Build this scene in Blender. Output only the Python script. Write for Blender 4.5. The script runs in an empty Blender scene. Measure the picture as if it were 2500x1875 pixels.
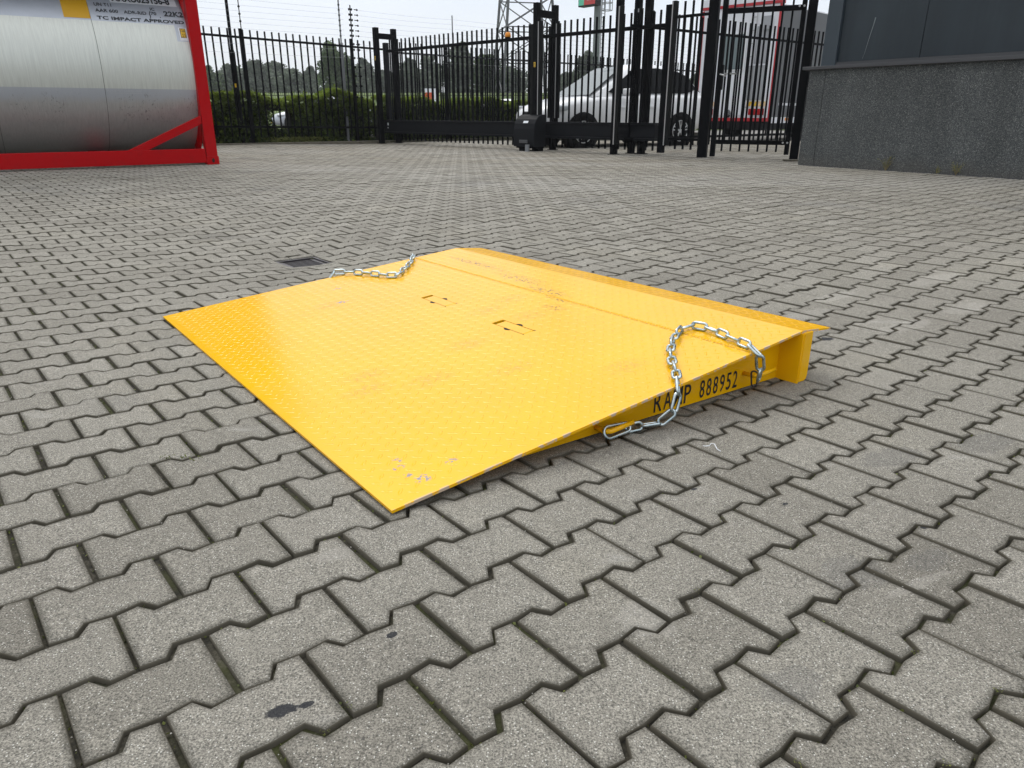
import bpy, math, random
import numpy as np
from mathutils import Vector, Matrix
random.seed(7); RNG = np.random.default_rng(7)
SC = bpy.context.scene; COL = SC.collection
R = math.radians
# ---------------------------------------------------------------- camera, sky, sun, exposure
HC = 0.768771
cam = bpy.data.cameras.new('camera'); cam.lens = 1770/2500*36; cam.sensor_width = 36; cam.clip_start = .05; cam.clip_end = 2000
co = bpy.data.objects.new('camera', cam); COL.objects.link(co)
co.location = (0, 0, HC); co.rotation_euler = (R(90-20.5), 0, 0); SC.camera = co
SUN_EL, SUN_AZ = R(52), R(-25)      # azimuth from +Y towards +X
w = bpy.data.worlds.new('World'); SC.world = w; w.use_nodes = True
nt = w.node_tree; nt.nodes.clear()
sky = nt.nodes.new('ShaderNodeTexSky'); sky.sky_type = 'NISHITA'; sky.sun_disc = False
sky.sun_elevation = SUN_EL; sky.sun_rotation = SUN_AZ; sky.air_density = 1.5; sky.dust_density = 4.0
tc = nt.nodes.new('ShaderNodeTexCoord'); mp = nt.nodes.new('ShaderNodeMapping'); mp.inputs['Scale'].default_value = (1.2, 1.2, 4)
nz = nt.nodes.new('ShaderNodeTexNoise'); nz.inputs['Scale'].default_value = 1.6; nz.inputs['Detail'].default_value = 3
cr = nt.nodes.new('ShaderNodeValToRGB')      # overcast: pale at the horizon, slightly blue above it, brightest overhead
sx = nt.nodes.new('ShaderNodeSeparateXYZ'); nt.links.new(tc.outputs['Generated'], sx.inputs[0]); nt.links.new(sx.outputs[2], cr.inputs[0])
el = cr.color_ramp.elements; el.new(.15); el.new(.4)
for e_, (p_, c_) in zip(el, ((0., (1.06, 1.10, 1.11)), (.15, (.88, .97, 1.10)), (.4, (1.05, 1.08, 1.12)), (1., (1.9, 1.93, 1.98)))): e_.position = p_; e_.color = (*[v*10 for v in c_], 1)
cl_ = nt.nodes.new('ShaderNodeValToRGB'); cl_.color_ramp.elements[0].position = .32; cl_.color_ramp.elements[0].color = (.93, .94, .96, 1); cl_.color_ramp.elements[1].position = .7; cl_.color_ramp.elements[1].color = (1.05, 1.04, 1.03, 1)
mm = nt.nodes.new('ShaderNodeMix'); mm.data_type = 'RGBA'; mm.blend_type = 'MULTIPLY'; mm.inputs[0].default_value = 1
nt.links.new(nz.outputs[0], cl_.inputs[0]); nt.links.new(cr.outputs[0], mm.inputs[6]); nt.links.new(cl_.outputs[0], mm.inputs[7])
mx = nt.nodes.new('ShaderNodeMix'); mx.data_type = 'RGBA'; mx.inputs[0].default_value = .9
bg = nt.nodes.new('ShaderNodeBackground'); bg.inputs['Strength'].default_value = .1
wo = nt.nodes.new('ShaderNodeOutputWorld')
L = nt.links.new
L(tc.outputs['Generated'], mp.inputs['Vector']); L(mp.outputs[0], nz.inputs['Vector']); 
L(sky.outputs[0], mx.inputs[6]); L(mm.outputs[2], mx.inputs[7]); L(mx.outputs[2], bg.inputs[0]); L(bg.outputs[0], wo.inputs[0])
sl = bpy.data.lights.new('sun', 'SUN'); sl.energy = 1.35; sl.angle = R(30); sl.color = (1, .97, .92)
so = bpy.data.objects.new('sun', sl); COL.objects.link(so)
sd = Vector((math.sin(SUN_AZ)*math.cos(SUN_EL), math.cos(SUN_AZ)*math.cos(SUN_EL), math.sin(SUN_EL)))
so.rotation_euler = sd.to_track_quat('Z', 'Y').to_euler(); so.location = (0, 0, 30)
SC.view_settings.view_transform = 'Standard'; SC.view_settings.look = 'None'; SC.view_settings.exposure = 0.0; SC.view_settings.gamma = 1
SC.render.film_transparent = False
SC.cycles.max_bounces = 6; SC.cycles.transparent_max_bounces = 8

# ---------------------------------------------------------------- helpers
def tag(o, label=None, cat=None, group=None, kind=None):
    if label: o['label'] = label
    if cat: o['category'] = cat
    if group: o['group'] = group
    if kind: o['kind'] = kind
    return o
def empty(name, loc=(0, 0, 0), rz=0., label=None, cat=None, group=None, mat=None):
    o = bpy.data.objects.new(name, None); COL.objects.link(o); o.empty_display_size = .1
    if mat is not None: o.matrix_world = mat
    else: o.location = loc; o.rotation_euler = (0, 0, rz)
    return tag(o, label, cat, group)
class MB:
    def __init__(s): s.v = []; s.f = []; s.n = 0; s.mi = []
    def add(s, v, f, mi=0):
        v = [tuple(map(float, p)) for p in v]
        s.v += v; s.f += [tuple(i+s.n for i in q) for q in f]; s.mi += [mi]*len(f); s.n += len(v); return s
    def box(s, c, d, rz=0., M=None, mi=0):
        x, y, z = d[0]/2, d[1]/2, d[2]/2
        P = [Vector(p) for p in ((-x,-y,-z),(x,-y,-z),(x,y,-z),(-x,y,-z),(-x,-y,z),(x,-y,z),(x,y,z),(-x,y,z))]
        T = Matrix.Translation(c) @ Matrix.Rotation(rz, 4, 'Z')
        if M is not None: T = T @ M
        return s.add([T @ p for p in P], [(0,3,2,1),(4,5,6,7),(0,1,5,4),(1,2,6,5),(2,3,7,6),(3,0,4,7)], mi)
    def bbox(s, a, b, mi=0):
        return s.box([(a[i]+b[i])/2 for i in range(3)], [abs(b[i]-a[i]) for i in range(3)], mi=mi)
    def bar(s, a, b, w, h=None, mi=0):     # rectangular bar between two points
        a, b = Vector(a), Vector(b); h = h or w; d = b-a; q = d.to_track_quat('Z', 'Y') if abs(d.normalized().z) > .99 else d.to_track_quat('X', 'Z')
        if abs(d.normalized().z) > .99: M = q.to_matrix().to_4x4(); dims = (w, h, d.length)
        else: M = q.to_matrix().to_4x4(); dims = (d.length, w, h)
        return s.box((a+b)/2, dims, 0, M, mi)
    def tube(s, pts, r, n=8, closed=False, mi=0, cap=True, rs=None):
        pts = [Vector(p) for p in pts]; m = len(pts); vs = []; up = None
        for i, p in enumerate(pts):
            if closed: t = pts[(i+1) % m]-pts[i-1]
            else: t = pts[min(i+1, m-1)]-pts[max(i-1, 0)]
            t.normalize()
            if up is None:
                up = Vector((0, 0, 1)) if abs(t.z) < .9 else Vector((1, 0, 0))
            u = (up - t*up.dot(t)).normalized(); v = t.cross(u); up = u
            rr = rs[i] if rs else r
            for k in range(n):
                a = 2*math.pi*k/n; vs.append(p+u*math.cos(a)*rr+v*math.sin(a)*rr)
        f = []
        for i in range(m if closed else m-1):
            j = (i+1) % m
            for k in range(n): f.append((i*n+k, i*n+(k+1) % n, j*n+(k+1) % n, j*n+k))
        if cap and not closed: f += [tuple(range(n))[::-1], tuple((m-1)*n+k for k in range(n))]
        return s.add(vs, f, mi)
    def prism(s, poly, z0, z1, M=None, mi=0):   # polygon in local xy extruded in z
        n = len(poly); P = [Vector((x, y, z0)) for x, y in poly]+[Vector((x, y, z1)) for x, y in poly]
        if M is not None: P = [M @ p for p in P]
        f = [tuple(range(n))[::-1], tuple(range(n, 2*n))]+[(i, (i+1) % n, n+(i+1) % n, n+i) for i in range(n)]
        return s.add(P, f, mi)
    def build(s, name, mats, parent=None, smooth=False, angle=None):
        me = bpy.data.meshes.new(name); me.from_pydata(s.v, [], s.f)
        for m in (mats if isinstance(mats, (list, tuple)) else [mats]): me.materials.append(m)
        if any(s.mi): me.polygons.foreach_set('material_index', s.mi)
        me.update()
        if smooth:
            me.polygons.foreach_set('use_smooth', [True]*len(me.polygons))
            if angle: me.set_sharp_from_angle(angle=angle)
        o = bpy.data.objects.new(name, me); COL.objects.link(o)
        if parent is not None: o.parent = parent
        return o
def bevel(o, wd=.004, seg=2):
    m = o.modifiers.new('bevel', 'BEVEL'); m.width = wd; m.segments = seg; m.limit_method = 'ANGLE'; m.angle_limit = R(40); return o
def copy_tree(o, parent=None):
    c = o.copy(); COL.objects.link(c); c.parent = parent
    for ch in list(o.children): copy_tree(ch, c)
    return c
def text_mesh(txt, size, bold=0.):
    cu = bpy.data.curves.new('lettering', 'FONT'); cu.body = txt; cu.size = size; cu.offset = bold; cu.resolution_u = 3
    o = bpy.data.objects.new('lettering', cu); COL.objects.link(o)
    dg = bpy.context.evaluated_depsgraph_get(); dg.update()
    me = bpy.data.meshes.new_from_object(o.evaluated_get(dg)); bpy.data.objects.remove(o); bpy.data.curves.remove(cu)
    v = np.empty(len(me.vertices)*3); me.vertices.foreach_get('co', v); v = v.reshape(-1, 3)
    return me, v
def fit_text(txt, x0, x1, y0, y1, bold=.0):  # lettering fitted to a box (plane xy)
    me, v = text_mesh(txt, 1., bold)
    a, b = v.min(0), v.max(0)
    v[:, 0] = x0+(v[:, 0]-a[0])/(b[0]-a[0])*(x1-x0); v[:, 1] = y0+(v[:, 1]-a[1])/(b[1]-a[1])*(y1-y0)
    return me, v
def link_text(me, v, mat, parent, name='lettering'):
    me.vertices.foreach_set('co', np.ascontiguousarray(v, dtype=float).ravel()); me.materials.clear(); me.materials.append(mat); me.update()
    o = bpy.data.objects.new(name, me); COL.objects.link(o); o.parent = parent; return o

# ---------------------------------------------------------------- materials
def mat(name, col, rough=.6, metal=0., spec=.5, **k):
    m = bpy.data.materials.new(name); m.use_nodes = True; b = m.node_tree.nodes['Principled BSDF']
    b.inputs['Base Color'].default_value = (*col, 1); b.inputs['Roughness'].default_value = rough
    b.inputs['Metallic'].default_value = metal; b.inputs['Specular IOR Level'].default_value = spec
    for kk, vv in k.items(): b.inputs[kk].default_value = vv
    return m
class N:
    def __init__(s, m): s.t = m.node_tree; s.b = s.t.nodes['Principled BSDF']; s.tc = s.n('ShaderNodeTexCoord')
    def n(s, typ, **k):
        o = s.t.nodes.new(typ)
        for a, v in k.items():
            if a in o.inputs: o.inputs[a].default_value = v
            else: setattr(o, a, v)
        return o
    def l(s, a, b): s.t.links.new(a, b)
    def noise(s, scale, detail=4, rough=.55, vec=None, dist=0.):
        o = s.n('ShaderNodeTexNoise'); o.inputs['Scale'].default_value = scale; o.inputs['Detail'].default_value = detail
        o.inputs['Roughness'].default_value = rough; o.inputs['Distortion'].default_value = dist
        s.l(vec if vec is not None else s.tc.outputs['Object'], o.inputs['Vector']); return o.outputs[0]
    def vor(s, scale, vec=None, out='Distance', feat='F1'):
        o = s.n('ShaderNodeTexVoronoi'); o.feature = feat; o.inputs['Scale'].default_value = scale
        s.l(vec if vec is not None else s.tc.outputs['Object'], o.inputs['Vector']); return o.outputs[out]
    def ramp(s, inp, pts):
        o = s.n('ShaderNodeValToRGB'); e = o.color_ramp.elements
        while len(e) < len(pts): e.new(.5)
        for i, (p, c) in enumerate(pts): e[i].position = p; e[i].color = (*c, 1) if len(c) == 3 else c
        s.l(inp, o.inputs[0]); return o.outputs[0]
    def mix(s, f, a, b, mode='MIX'):
        o = s.n('ShaderNodeMix'); o.data_type = 'RGBA'; o.blend_type = mode
        for inp, v in ((o.inputs[0], f), (o.inputs[6], a), (o.inputs[7], b)):
            if isinstance(v, (int, float)): inp.default_value = v
            elif isinstance(v, tuple): inp.default_value = (*v, 1)
            else: s.l(v, inp)
        return o.outputs[2]
    def math(s, op, a, b=0., c=0.):
        o = s.n('ShaderNodeMath'); o.operation = op
        for i, v in enumerate((a, b, c)):
            if isinstance(v, (int, float)): o.inputs[i].default_value = v
            else: s.l(v, o.inputs[i])
        return o.outputs[0]
    def map(s, sc=(1, 1, 1), loc=(0, 0, 0), rot=(0, 0, 0), src='Object'):
        o = s.n('ShaderNodeMapping'); o.inputs['Scale'].default_value = sc; o.inputs['Location'].default_value = loc; o.inputs['Rotation'].default_value = rot
        s.l(s.tc.outputs[src], o.inputs['Vector']); return o.outputs[0]
    def xyz(s, src='Object'):
        o = s.n('ShaderNodeSeparateXYZ'); s.l(s.tc.outputs[src], o.inputs[0]); return o.outputs
    def bump(s, h, strength=.3, dist=.01):
        o = s.n('ShaderNodeBump'); o.inputs['Strength'].default_value = strength; o.inputs['Distance'].default_value = dist
        s.l(h, o.inputs['Height']); s.l(o.outputs[0], s.b.inputs['Normal']); return o
    def col(s, c): s.l(c, s.b.inputs['Base Color'])
    def rough(s, c): s.l(c, s.b.inputs['Roughness'])
G3 = lambda v: (v, v, v)

# concrete pavers
m_pav = mat('paver_concrete', (.25, .24, .22), .9, spec=.25); n = N(m_pav)
att = n.n('ShaderNodeAttribute'); att.attribute_name = 'tint'
base = n.ramp(att.outputs['Fac'], [(0, (.190, .178, .150)), (.5, (.240, .227, .194)), (1, (.290, .275, .238))])
fine = n.noise(330, 4, .85); base = n.mix(1., base, n.ramp(fine, [(.35, G3(.22)), (.5, G3(1.)), (.65, G3(2.0))]), 'MULTIPLY')
med = n.noise(60, 5, .7); base = n.mix(.75, base, n.ramp(med, [(.3, G3(.78)), (.7, G3(1.16))]), 'MULTIPLY')
big = n.noise(1.3, 5, .6); base = n.mix(.8, base, n.ramp(big, [(.3, (.84, .83, .83)), (.55, G3(1.)), (.75, (1.14, 1.12, 1.07))]), 'MULTIPLY')
spk = n.vor(230, out='Distance'); sc_ = n.vor(230, out='Color')
sep = n.n('ShaderNodeSeparateColor'); n.l(sc_, sep.inputs[0])
white = n.math('MULTIPLY', n.math('LESS_THAN', spk, .24), n.math('GREATER_THAN', sep.outputs[0], .74))
dark = n.math('MULTIPLY', n.math('LESS_THAN', spk, .36), n.math('LESS_THAN', sep.outputs[0], .22))
base = n.mix(n.math('MULTIPLY', white, .8), base, (.70, .69, .64)); base = n.mix(n.math('MULTIPLY', dark, .6), base, (.07, .07, .065))
st = n.noise(.9, 3, .5, n.map((1, 1, 1), (3.1, 7.7, 0)))      # oily grey patches and pale scuffs
base = n.mix(n.ramp(st, [(.62, G3(0)), (.74, G3(.5))]), base, (.10, .10, .105))
sc2 = n.noise(2.6, 4, .65, n.map((1, 2.6, 1), (9, 2, 0), (0, 0, .4)))
base = n.mix(n.ramp(sc2, [(.64, G3(0)), (.76, G3(.45))]), base, (.42, .41, .38))
yy = n.xyz()[1]                                                # dusty, weathered strip at the far end of the yard
dust = n.math('MULTIPLY', n.ramp(n.math('DIVIDE', yy, 20.), [(.42, G3(0)), (.62, G3(1))]), n.ramp(n.noise(.8, 5, .65, n.map((.5, 1.6, 1))), [(.40, G3(.1)), (.62, G3(.9))]))
base = n.mix(n.math('MULTIPLY', dust, .75), base, (.225, .200, .155))
pale = n.math('MULTIPLY', n.ramp(n.math('DIVIDE', yy, 20.), [(.30, G3(0)), (.40, G3(1))]), n.ramp(n.noise(.5, 4, .6, n.map((.6, 1.2, 1), (5, 5, 0))), [(.45, G3(0)), (.65, G3(.6))]))
base = n.mix(pale, base, (.33, .32, .29))
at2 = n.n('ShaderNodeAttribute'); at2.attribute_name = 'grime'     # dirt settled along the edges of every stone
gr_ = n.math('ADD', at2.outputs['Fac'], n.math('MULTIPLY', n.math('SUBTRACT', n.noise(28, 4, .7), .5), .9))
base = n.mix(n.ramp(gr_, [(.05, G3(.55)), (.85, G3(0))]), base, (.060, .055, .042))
px_ = n.xyz()
def blot(cx, cy, rx, ry, col, k=.9, sc=60, a=.5):
    global base
    dx0 = n.math('SUBTRACT', px_[0], cx); dy0 = n.math('SUBTRACT', px_[1], cy); ca, sa = math.cos(a), math.sin(a)
    dx = n.math('DIVIDE', n.math('ADD', n.math('MULTIPLY', dx0, ca), n.math('MULTIPLY', dy0, sa)), rx); dy = n.math('DIVIDE', n.math('SUBTRACT', n.math('MULTIPLY', dy0, ca), n.math('MULTIPLY', dx0, sa)), ry)
    d = n.math('ADD', n.math('SQRT', n.math('ADD', n.math('MULTIPLY', dx, dx), n.math('MULTIPLY', dy, dy))), n.math('MULTIPLY', n.math('SUBTRACT', n.noise(sc, 4, .75), .5), 1.5))
    base = n.mix(n.ramp(d, [(.82, G3(k)), (1.0, G3(0))]), base, col)
dk = (.016, .018, .024)
for q in ((-.315, .772, .022, .013), (-.283, .785, .012, .006), (-.189, .928, .011, .007), (1.185, 2.618, .028, .020), (.59, 1.373, .010, .005), (.408, 1.44, .008, .005), (.836, 1.277, .010, .006)): blot(*q, dk)
for q in ((.95, 1.62, .10, .05), (.62, 1.12, .07, .05), (.78, 1.16, .06, .03), (.40, .83, .06, .035), (1.22, 1.70, .12, .05), (-.72, 2.2, .10, .05)): blot(*q, (.085, .087, .092), .24, 22)
for q in ((1.55, 2.75, .16, .05), (1.25, 2.95, .14, .05), (1.9, 2.95, .15, .05), (1.45, 3.2, .15, .05), (-.33, 1.16, .05, .022), (.22, .98, .05, .05), (.72, 1.08, .09, .012), (2.0, 3.4, .2, .06)): blot(*q, (.42, .40, .36), .26, 26)
n.col(base); n.bump(fine, .6, .005)
m_edge = mat('paver_dirty_shaded_edge', (.088, .080, .062), 1., spec=.1)  # dirt and the joint's shade, both painted into chamfers and side walls
m_sand = mat('joint_sand', (.05, .045, .035), 1.); n = N(m_sand)
c = n.ramp(n.noise(60, 5, .7), [(.35, (.014, .013, .009)), (.55, (.038, .034, .023)), (.75, (.11, .10, .08))])
c = n.mix(n.ramp(n.noise(5, 4, .6), [(.47, G3(0)), (.62, G3(.8))]), c, (.040, .045, .010)); n.col(c); n.bump(n.noise(220, 3), .6, .004)
m_far = mat('road', (.16, .155, .145), .95); n = N(m_far); n.col(n.ramp(n.noise(.7, 6, .6), [(.3, (.13, .125, .115)), (.7, (.21, .2, .185))]))
m_field = mat('field_grass', (.09, .13, .035), 1., spec=.1); n = N(m_field)
n.col(n.ramp(n.noise(.35, 8, .7), [(.3, (.075, .11, .04)), (.55, (.12, .16, .06)), (.75, (.17, .20, .09))]))
# yellow paint
def yellow(name, wear):
    m = mat(name, (.84, .455, .002), .27, spec=.34); n = N(m)
    c = n.mix(n.ramp(n.noise(2.2, 4, .6), [(.35, G3(0)), (.7, G3(1))]), (.83, .445, .0012), (.79, .412, .003))
    if wear:
        c = n.mix(n.ramp(n.noise(55, 4, .7, n.map((1, 1, 1))), [(.70, G3(0)), (.78, G3(.35))]), c, (.45, .27, .03))
        x = n.xyz()
        def spot(cx, cy, rx, ry, lo=.0, hi=1.):
            dx = n.math('DIVIDE', n.math('SUBTRACT', x[0], cx), rx); dy = n.math('DIVIDE', n.math('SUBTRACT', x[1], cy), ry)
            d = n.math('SQRT', n.math('ADD', n.math('MULTIPLY', dx, dx), n.math('MULTIPLY', dy, dy)))
            return n.ramp(d, [(lo, G3(1)), (hi, G3(0))])
        foot = n.ramp(n.noise(85, 3, .75, n.map((1, .6, 1), (2, 2, 2), (0, 0, .8)), 1.5), [(.47, G3(0)), (.55, G3(1))])
        for (cx, cy) in ((.66, .72), (.98, .80), (1.06, 1.02), (.92, .97), (.25, .62), (.86, .20), (.42, .55), (.55, 1.55), (.64, .44), (.30, .72)):
            c = n.mix(n.math('MULTIPLY', n.math('MULTIPLY', foot, spot(cx, cy, .10, .065)), .5), c, (.36, .21, .03))
        chip = n.ramp(n.noise(150, 2, .8, n.map((1, .35, 1), (0, 0, 0), (0, 0, -.9)), .8), [(.545, G3(0)), (.565, G3(1))])
        for (cx, cy, rx, ry) in ((1.31, 1.62, .035, .32), (1.27, 1.22, .05, .22), (1.22, .98, .04, .16), (1.17, .86, .012, .14), (1.10, .80, .04, .07)):
            c = n.mix(n.math('MULTIPLY', chip, spot(cx, cy, rx, ry, .3, 1)), c, (.13, .085, .025))
        chip2 = n.ramp(n.noise(70, 2, .7, n.map((1, 1, 1), (4, 1, 0)), .5), [(.53, G3(0)), (.56, G3(1))])
        for (cx, cy, rx, ry) in ((.112, .185, .018, .018), (.098, .150, .02, .012), (.095, .105, .02, .012), (.115, .068, .026, .022), (.20, .085, .02, .02), (.67, 1.77, .03, .02), (.60, 1.55, .03, .02)):
            c = n.mix(n.math('MULTIPLY', chip2, spot(cx, cy, rx, ry, .5, 1)), c, (.26, .25, .27))
        # rubbed bare edge along the near side
        e = n.math('MULTIPLY', n.ramp(x[1], [(0, G3(1)), (.0028, G3(1)), (.0045, G3(0))]), n.ramp(n.noise(26, 4, .7), [(.50, G3(0)), (.56, G3(.8))]))
        c = n.mix(e, c, (.42, .38, .36))
    n.col(c); n.rough(n.ramp(n.noise(9, 4, .6), [(.3, G3(.17)), (.7, G3(.24))]))
    n.bump(n.noise(260, 2), .04, .002)
    return m
m_yel = yellow('yellow_paint', False); m_yelw = yellow('yellow_paint_worn', True)
m_black = mat('black_lettering', (.012, .012, .013), .6)
m_hole = mat('dark_slot', (.01, .008, .006), .9)
m_zinc = mat('galvanised_steel', (.62, .68, .70), .28, 1.); n = N(m_zinc); n.rough(n.ramp(n.noise(60, 3), [(.3, G3(.2)), (.7, G3(.42))])); n.col(n.ramp(n.noise(30, 3), [(.35, (.34, .42, .45)), (.7, (.60, .66, .67))]))
m_iron = mat('cast_iron', (.055, .050, .055), .5, .3); m_rust = mat('rusty_steel', (.055, .045, .04), .75, .3)
m_red = mat('red_paint', (.36, .002, .005), .4, spec=.12); n = N(m_red)
c = n.mix(n.ramp(n.noise(7, 5, .65), [(.56, G3(0)), (.75, G3(.55))]), (.40, .0015, .004), (.24, .007, .008))
n.col(n.mix(n.ramp(n.noise(45, 3, .8, n.map((1, 1, .4))), [(.71, G3(0)), (.75, G3(.7))]), c, (.14, .06, .05)))
m_blk = mat('black_powder_coat', (.004, .0045, .0055), .6, spec=.05)
m_blk2 = mat('anthracite_powder_coat', (.008, .009, .011), .55, spec=.12)
m_rub = mat('rubber_edge', (.010, .011, .011), .7, spec=.1); m_alu = mat('aluminium_strip', (.42, .42, .42), .45, .6)
m_cladg = mat('tank_cladding', (.4, .4, .4), .45, .35); n = N(m_cladg)
x = n.xyz()                      # object coords: x along the tank, z up
str_ = n.noise(14, 4, .6, n.map((5, 1, .18)))
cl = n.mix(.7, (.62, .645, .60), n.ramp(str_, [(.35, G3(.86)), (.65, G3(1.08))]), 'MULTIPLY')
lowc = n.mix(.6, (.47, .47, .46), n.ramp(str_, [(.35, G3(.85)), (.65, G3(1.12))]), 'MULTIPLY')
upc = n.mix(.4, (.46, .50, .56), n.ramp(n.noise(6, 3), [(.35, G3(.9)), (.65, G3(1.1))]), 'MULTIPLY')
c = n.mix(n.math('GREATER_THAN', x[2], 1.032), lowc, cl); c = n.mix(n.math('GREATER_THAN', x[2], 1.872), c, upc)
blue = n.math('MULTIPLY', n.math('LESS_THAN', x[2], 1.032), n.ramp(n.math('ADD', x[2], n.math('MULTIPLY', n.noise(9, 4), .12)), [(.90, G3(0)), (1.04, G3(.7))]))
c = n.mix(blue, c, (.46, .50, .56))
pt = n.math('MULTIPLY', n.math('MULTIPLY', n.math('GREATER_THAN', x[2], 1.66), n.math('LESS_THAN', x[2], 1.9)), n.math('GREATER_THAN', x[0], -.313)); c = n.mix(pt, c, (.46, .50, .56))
scr = n.ramp(n.noise(40, 5, .8, n.map((1, 1, .28), (1, 0, 3)), .35), [(.585, G3(0)), (.61, G3(.7))])
zb = n.math('MULTIPLY', n.ramp(x[2], [(.55, G3(0)), (.62, G3(1)), (.92, G3(1)), (1.0, G3(0))]), n.ramp(n.noise(1.6, 2, .5, n.map((1, 1, .7), (2.2, 0, 0))), [(.46, G3(0)), (.56, G3(1))]))
c = n.mix(n.math('MULTIPLY', scr, zb), c, (.11, .105, .11)); n.col(c)
n.rough(n.ramp(str_, [(.3, G3(.38)), (.7, G3(.55))])); n.bump(n.noise(2.2, 2, .5, n.map((1, 1, .8))), .25, .03)
m_txt = mat('tank_lettering', (.03, .035, .04), .6); m_orange = mat('orange_decal', (.62, .34, .01), .5); n = N(m_orange); n.bump(n.vor(160), .5, .003)
m_white = mat('white_decal', (.72, .75, .78), .5); m_faint = mat('faded_lettering', (.52, .54, .56), .6)
m_yst = mat('yellow_sticker', (.72, .46, .02), .5)
# building
m_pl = mat('washed_pebble_plinth', (.07, .075, .078), .95, spec=.2); n = N(m_pl)
pv = n.vor(170, out='Color'); sp = n.n('ShaderNodeSeparateColor'); n.l(pv, sp.inputs[0])
c = n.ramp(sp.outputs[0], [(0, (.040, .044, .045)), (.55, (.088, .095, .096)), (.9, (.15, .155, .15)), (1, (.28, .28, .27))])
c = n.mix(.5, c, n.ramp(n.noise(1.6, 5, .6), [(.3, G3(.75)), (.7, G3(1.25))]), 'MULTIPLY')
c = n.mix(n.ramp(n.math('ADD', n.xyz()[2], n.math('MULTIPLY', n.noise(5, 4), .3)), [(.16, G3(.35)), (.34, G3(0))]), c, (.11, .10, .085)); c = n.mix(.35, c, n.ramp(n.noise(3, 4, .6, n.map((1.5, 1, .12))), [(.35, G3(.75)), (.65, G3(1.2))]), 'MULTIPLY'); n.col(c); n.bump(n.vor(170), .8, .006)
m_pan = mat('slate_blue_panel', (.024, .034, .042), .5, spec=.35); n = N(m_pan); n.col(n.mix(.5, n.ramp(n.noise(1.1, 3), [(.3, (.020, .028, .035)), (.7, (.029, .040, .048))]), n.ramp(n.noise(4, 5, .65, n.map((1.4, 1, .10))), [(.35, G3(.78)), (.65, G3(1.2))]), 'MULTIPLY')); n.rough(n.ramp(n.noise(6, 4, .6, n.map((1, 1, .2))), [(.3, G3(.38)), (.7, G3(.6))]))
m_led = mat('ledge_flashing', (.055, .056, .060), .45)
# vegetation
def leaf_mat(name, a, b, tr=.0):
    m = mat(name, a, .55, spec=.3); n = N(m); at = n.n('ShaderNodeAttribute'); at.attribute_name = 'tint'
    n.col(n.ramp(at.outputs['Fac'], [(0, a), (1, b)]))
    if tr:
        tb = n.n('ShaderNodeBsdfTranslucent'); ad = n.n('ShaderNodeMixShader'); ad.inputs[0].default_value = tr
        n.l(n.ramp(at.outputs['Fac'], [(0, a), (1, b)]), tb.inputs[0]); out = n.t.nodes['Material Output']
        n.l(n.b.outputs[0], ad.inputs[1]); n.l(tb.outputs[0], ad.inputs[2]); n.l(ad.outputs[0], out.inputs[0])
    return m
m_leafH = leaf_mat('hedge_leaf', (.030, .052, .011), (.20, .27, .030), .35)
m_leafT = leaf_mat('tree_leaf', (.025, .050, .018), (.12, .18, .06), .3)
m_leafG = leaf_mat('grey_tree_leaf', (.055, .075, .05), (.21, .25, .18), .3)
m_weed = leaf_mat('weed_leaf', (.06, .075, .02), (.22, .24, .06), .2)
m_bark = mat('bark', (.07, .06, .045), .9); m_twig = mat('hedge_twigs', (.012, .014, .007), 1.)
m_kerb = mat('kerb_concrete', (.11, .10, .08), .95); n = N(m_kerb); n.col(n.ramp(n.noise(9, 5, .7), [(.3, (.06, .055, .042)), (.7, (.16, .145, .11))]))
m_carw = mat('white_car_paint', (.78, .79, .80), .25, spec=.5, **{'Coat Weight': .6}); m_cars = mat('silver_car_paint', (.45, .48, .52), .3, .3)
m_glass = mat('tinted_glass', (.004, .005, .006), .12, spec=.12); m_wind = mat('windscreen_glass', (.10, .13, .14), .05, spec=1.)
m_tyre = mat('tyre_rubber', (.006, .006, .006), .85, spec=.15); m_rim = mat('alloy_rim', (.55, .56, .57), .3, .8); m_plas = mat('black_plastic', (.006, .006, .007), .6, spec=.2)
m_rl = mat('red_lamp_glass', (.35, .008, .01), .2); m_hl = mat('headlamp_glass', (.45, .48, .5), .1)
m_trw = mat('truck_white', (.70, .71, .74), .4); m_trg = mat('truck_grey_side', (.085, .09, .095), .5); m_trr = mat('truck_red_trim', (.42, .012, .02), .4)
m_trgl = mat('truck_glass', (.13, .17, .175), .15); m_chq = mat('chequer_plate', (.34, .35, .36), .4, .4)
m_pyl = mat('pylon_steel', (.075, .08, .085), .6); m_grn = mat('green_sign', (.10, .50, .34), .5); m_rds = mat('red_sign', (.50, .03, .03), .5)
m_gpole = mat('galvanised_pole', (.20, .21, .22), .5, .4); m_amb = mat('amber_lens', (.75, .26, .01), .3)
m_wire = mat('steel_wire', (.32, .33, .34), .5, .4)

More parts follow.
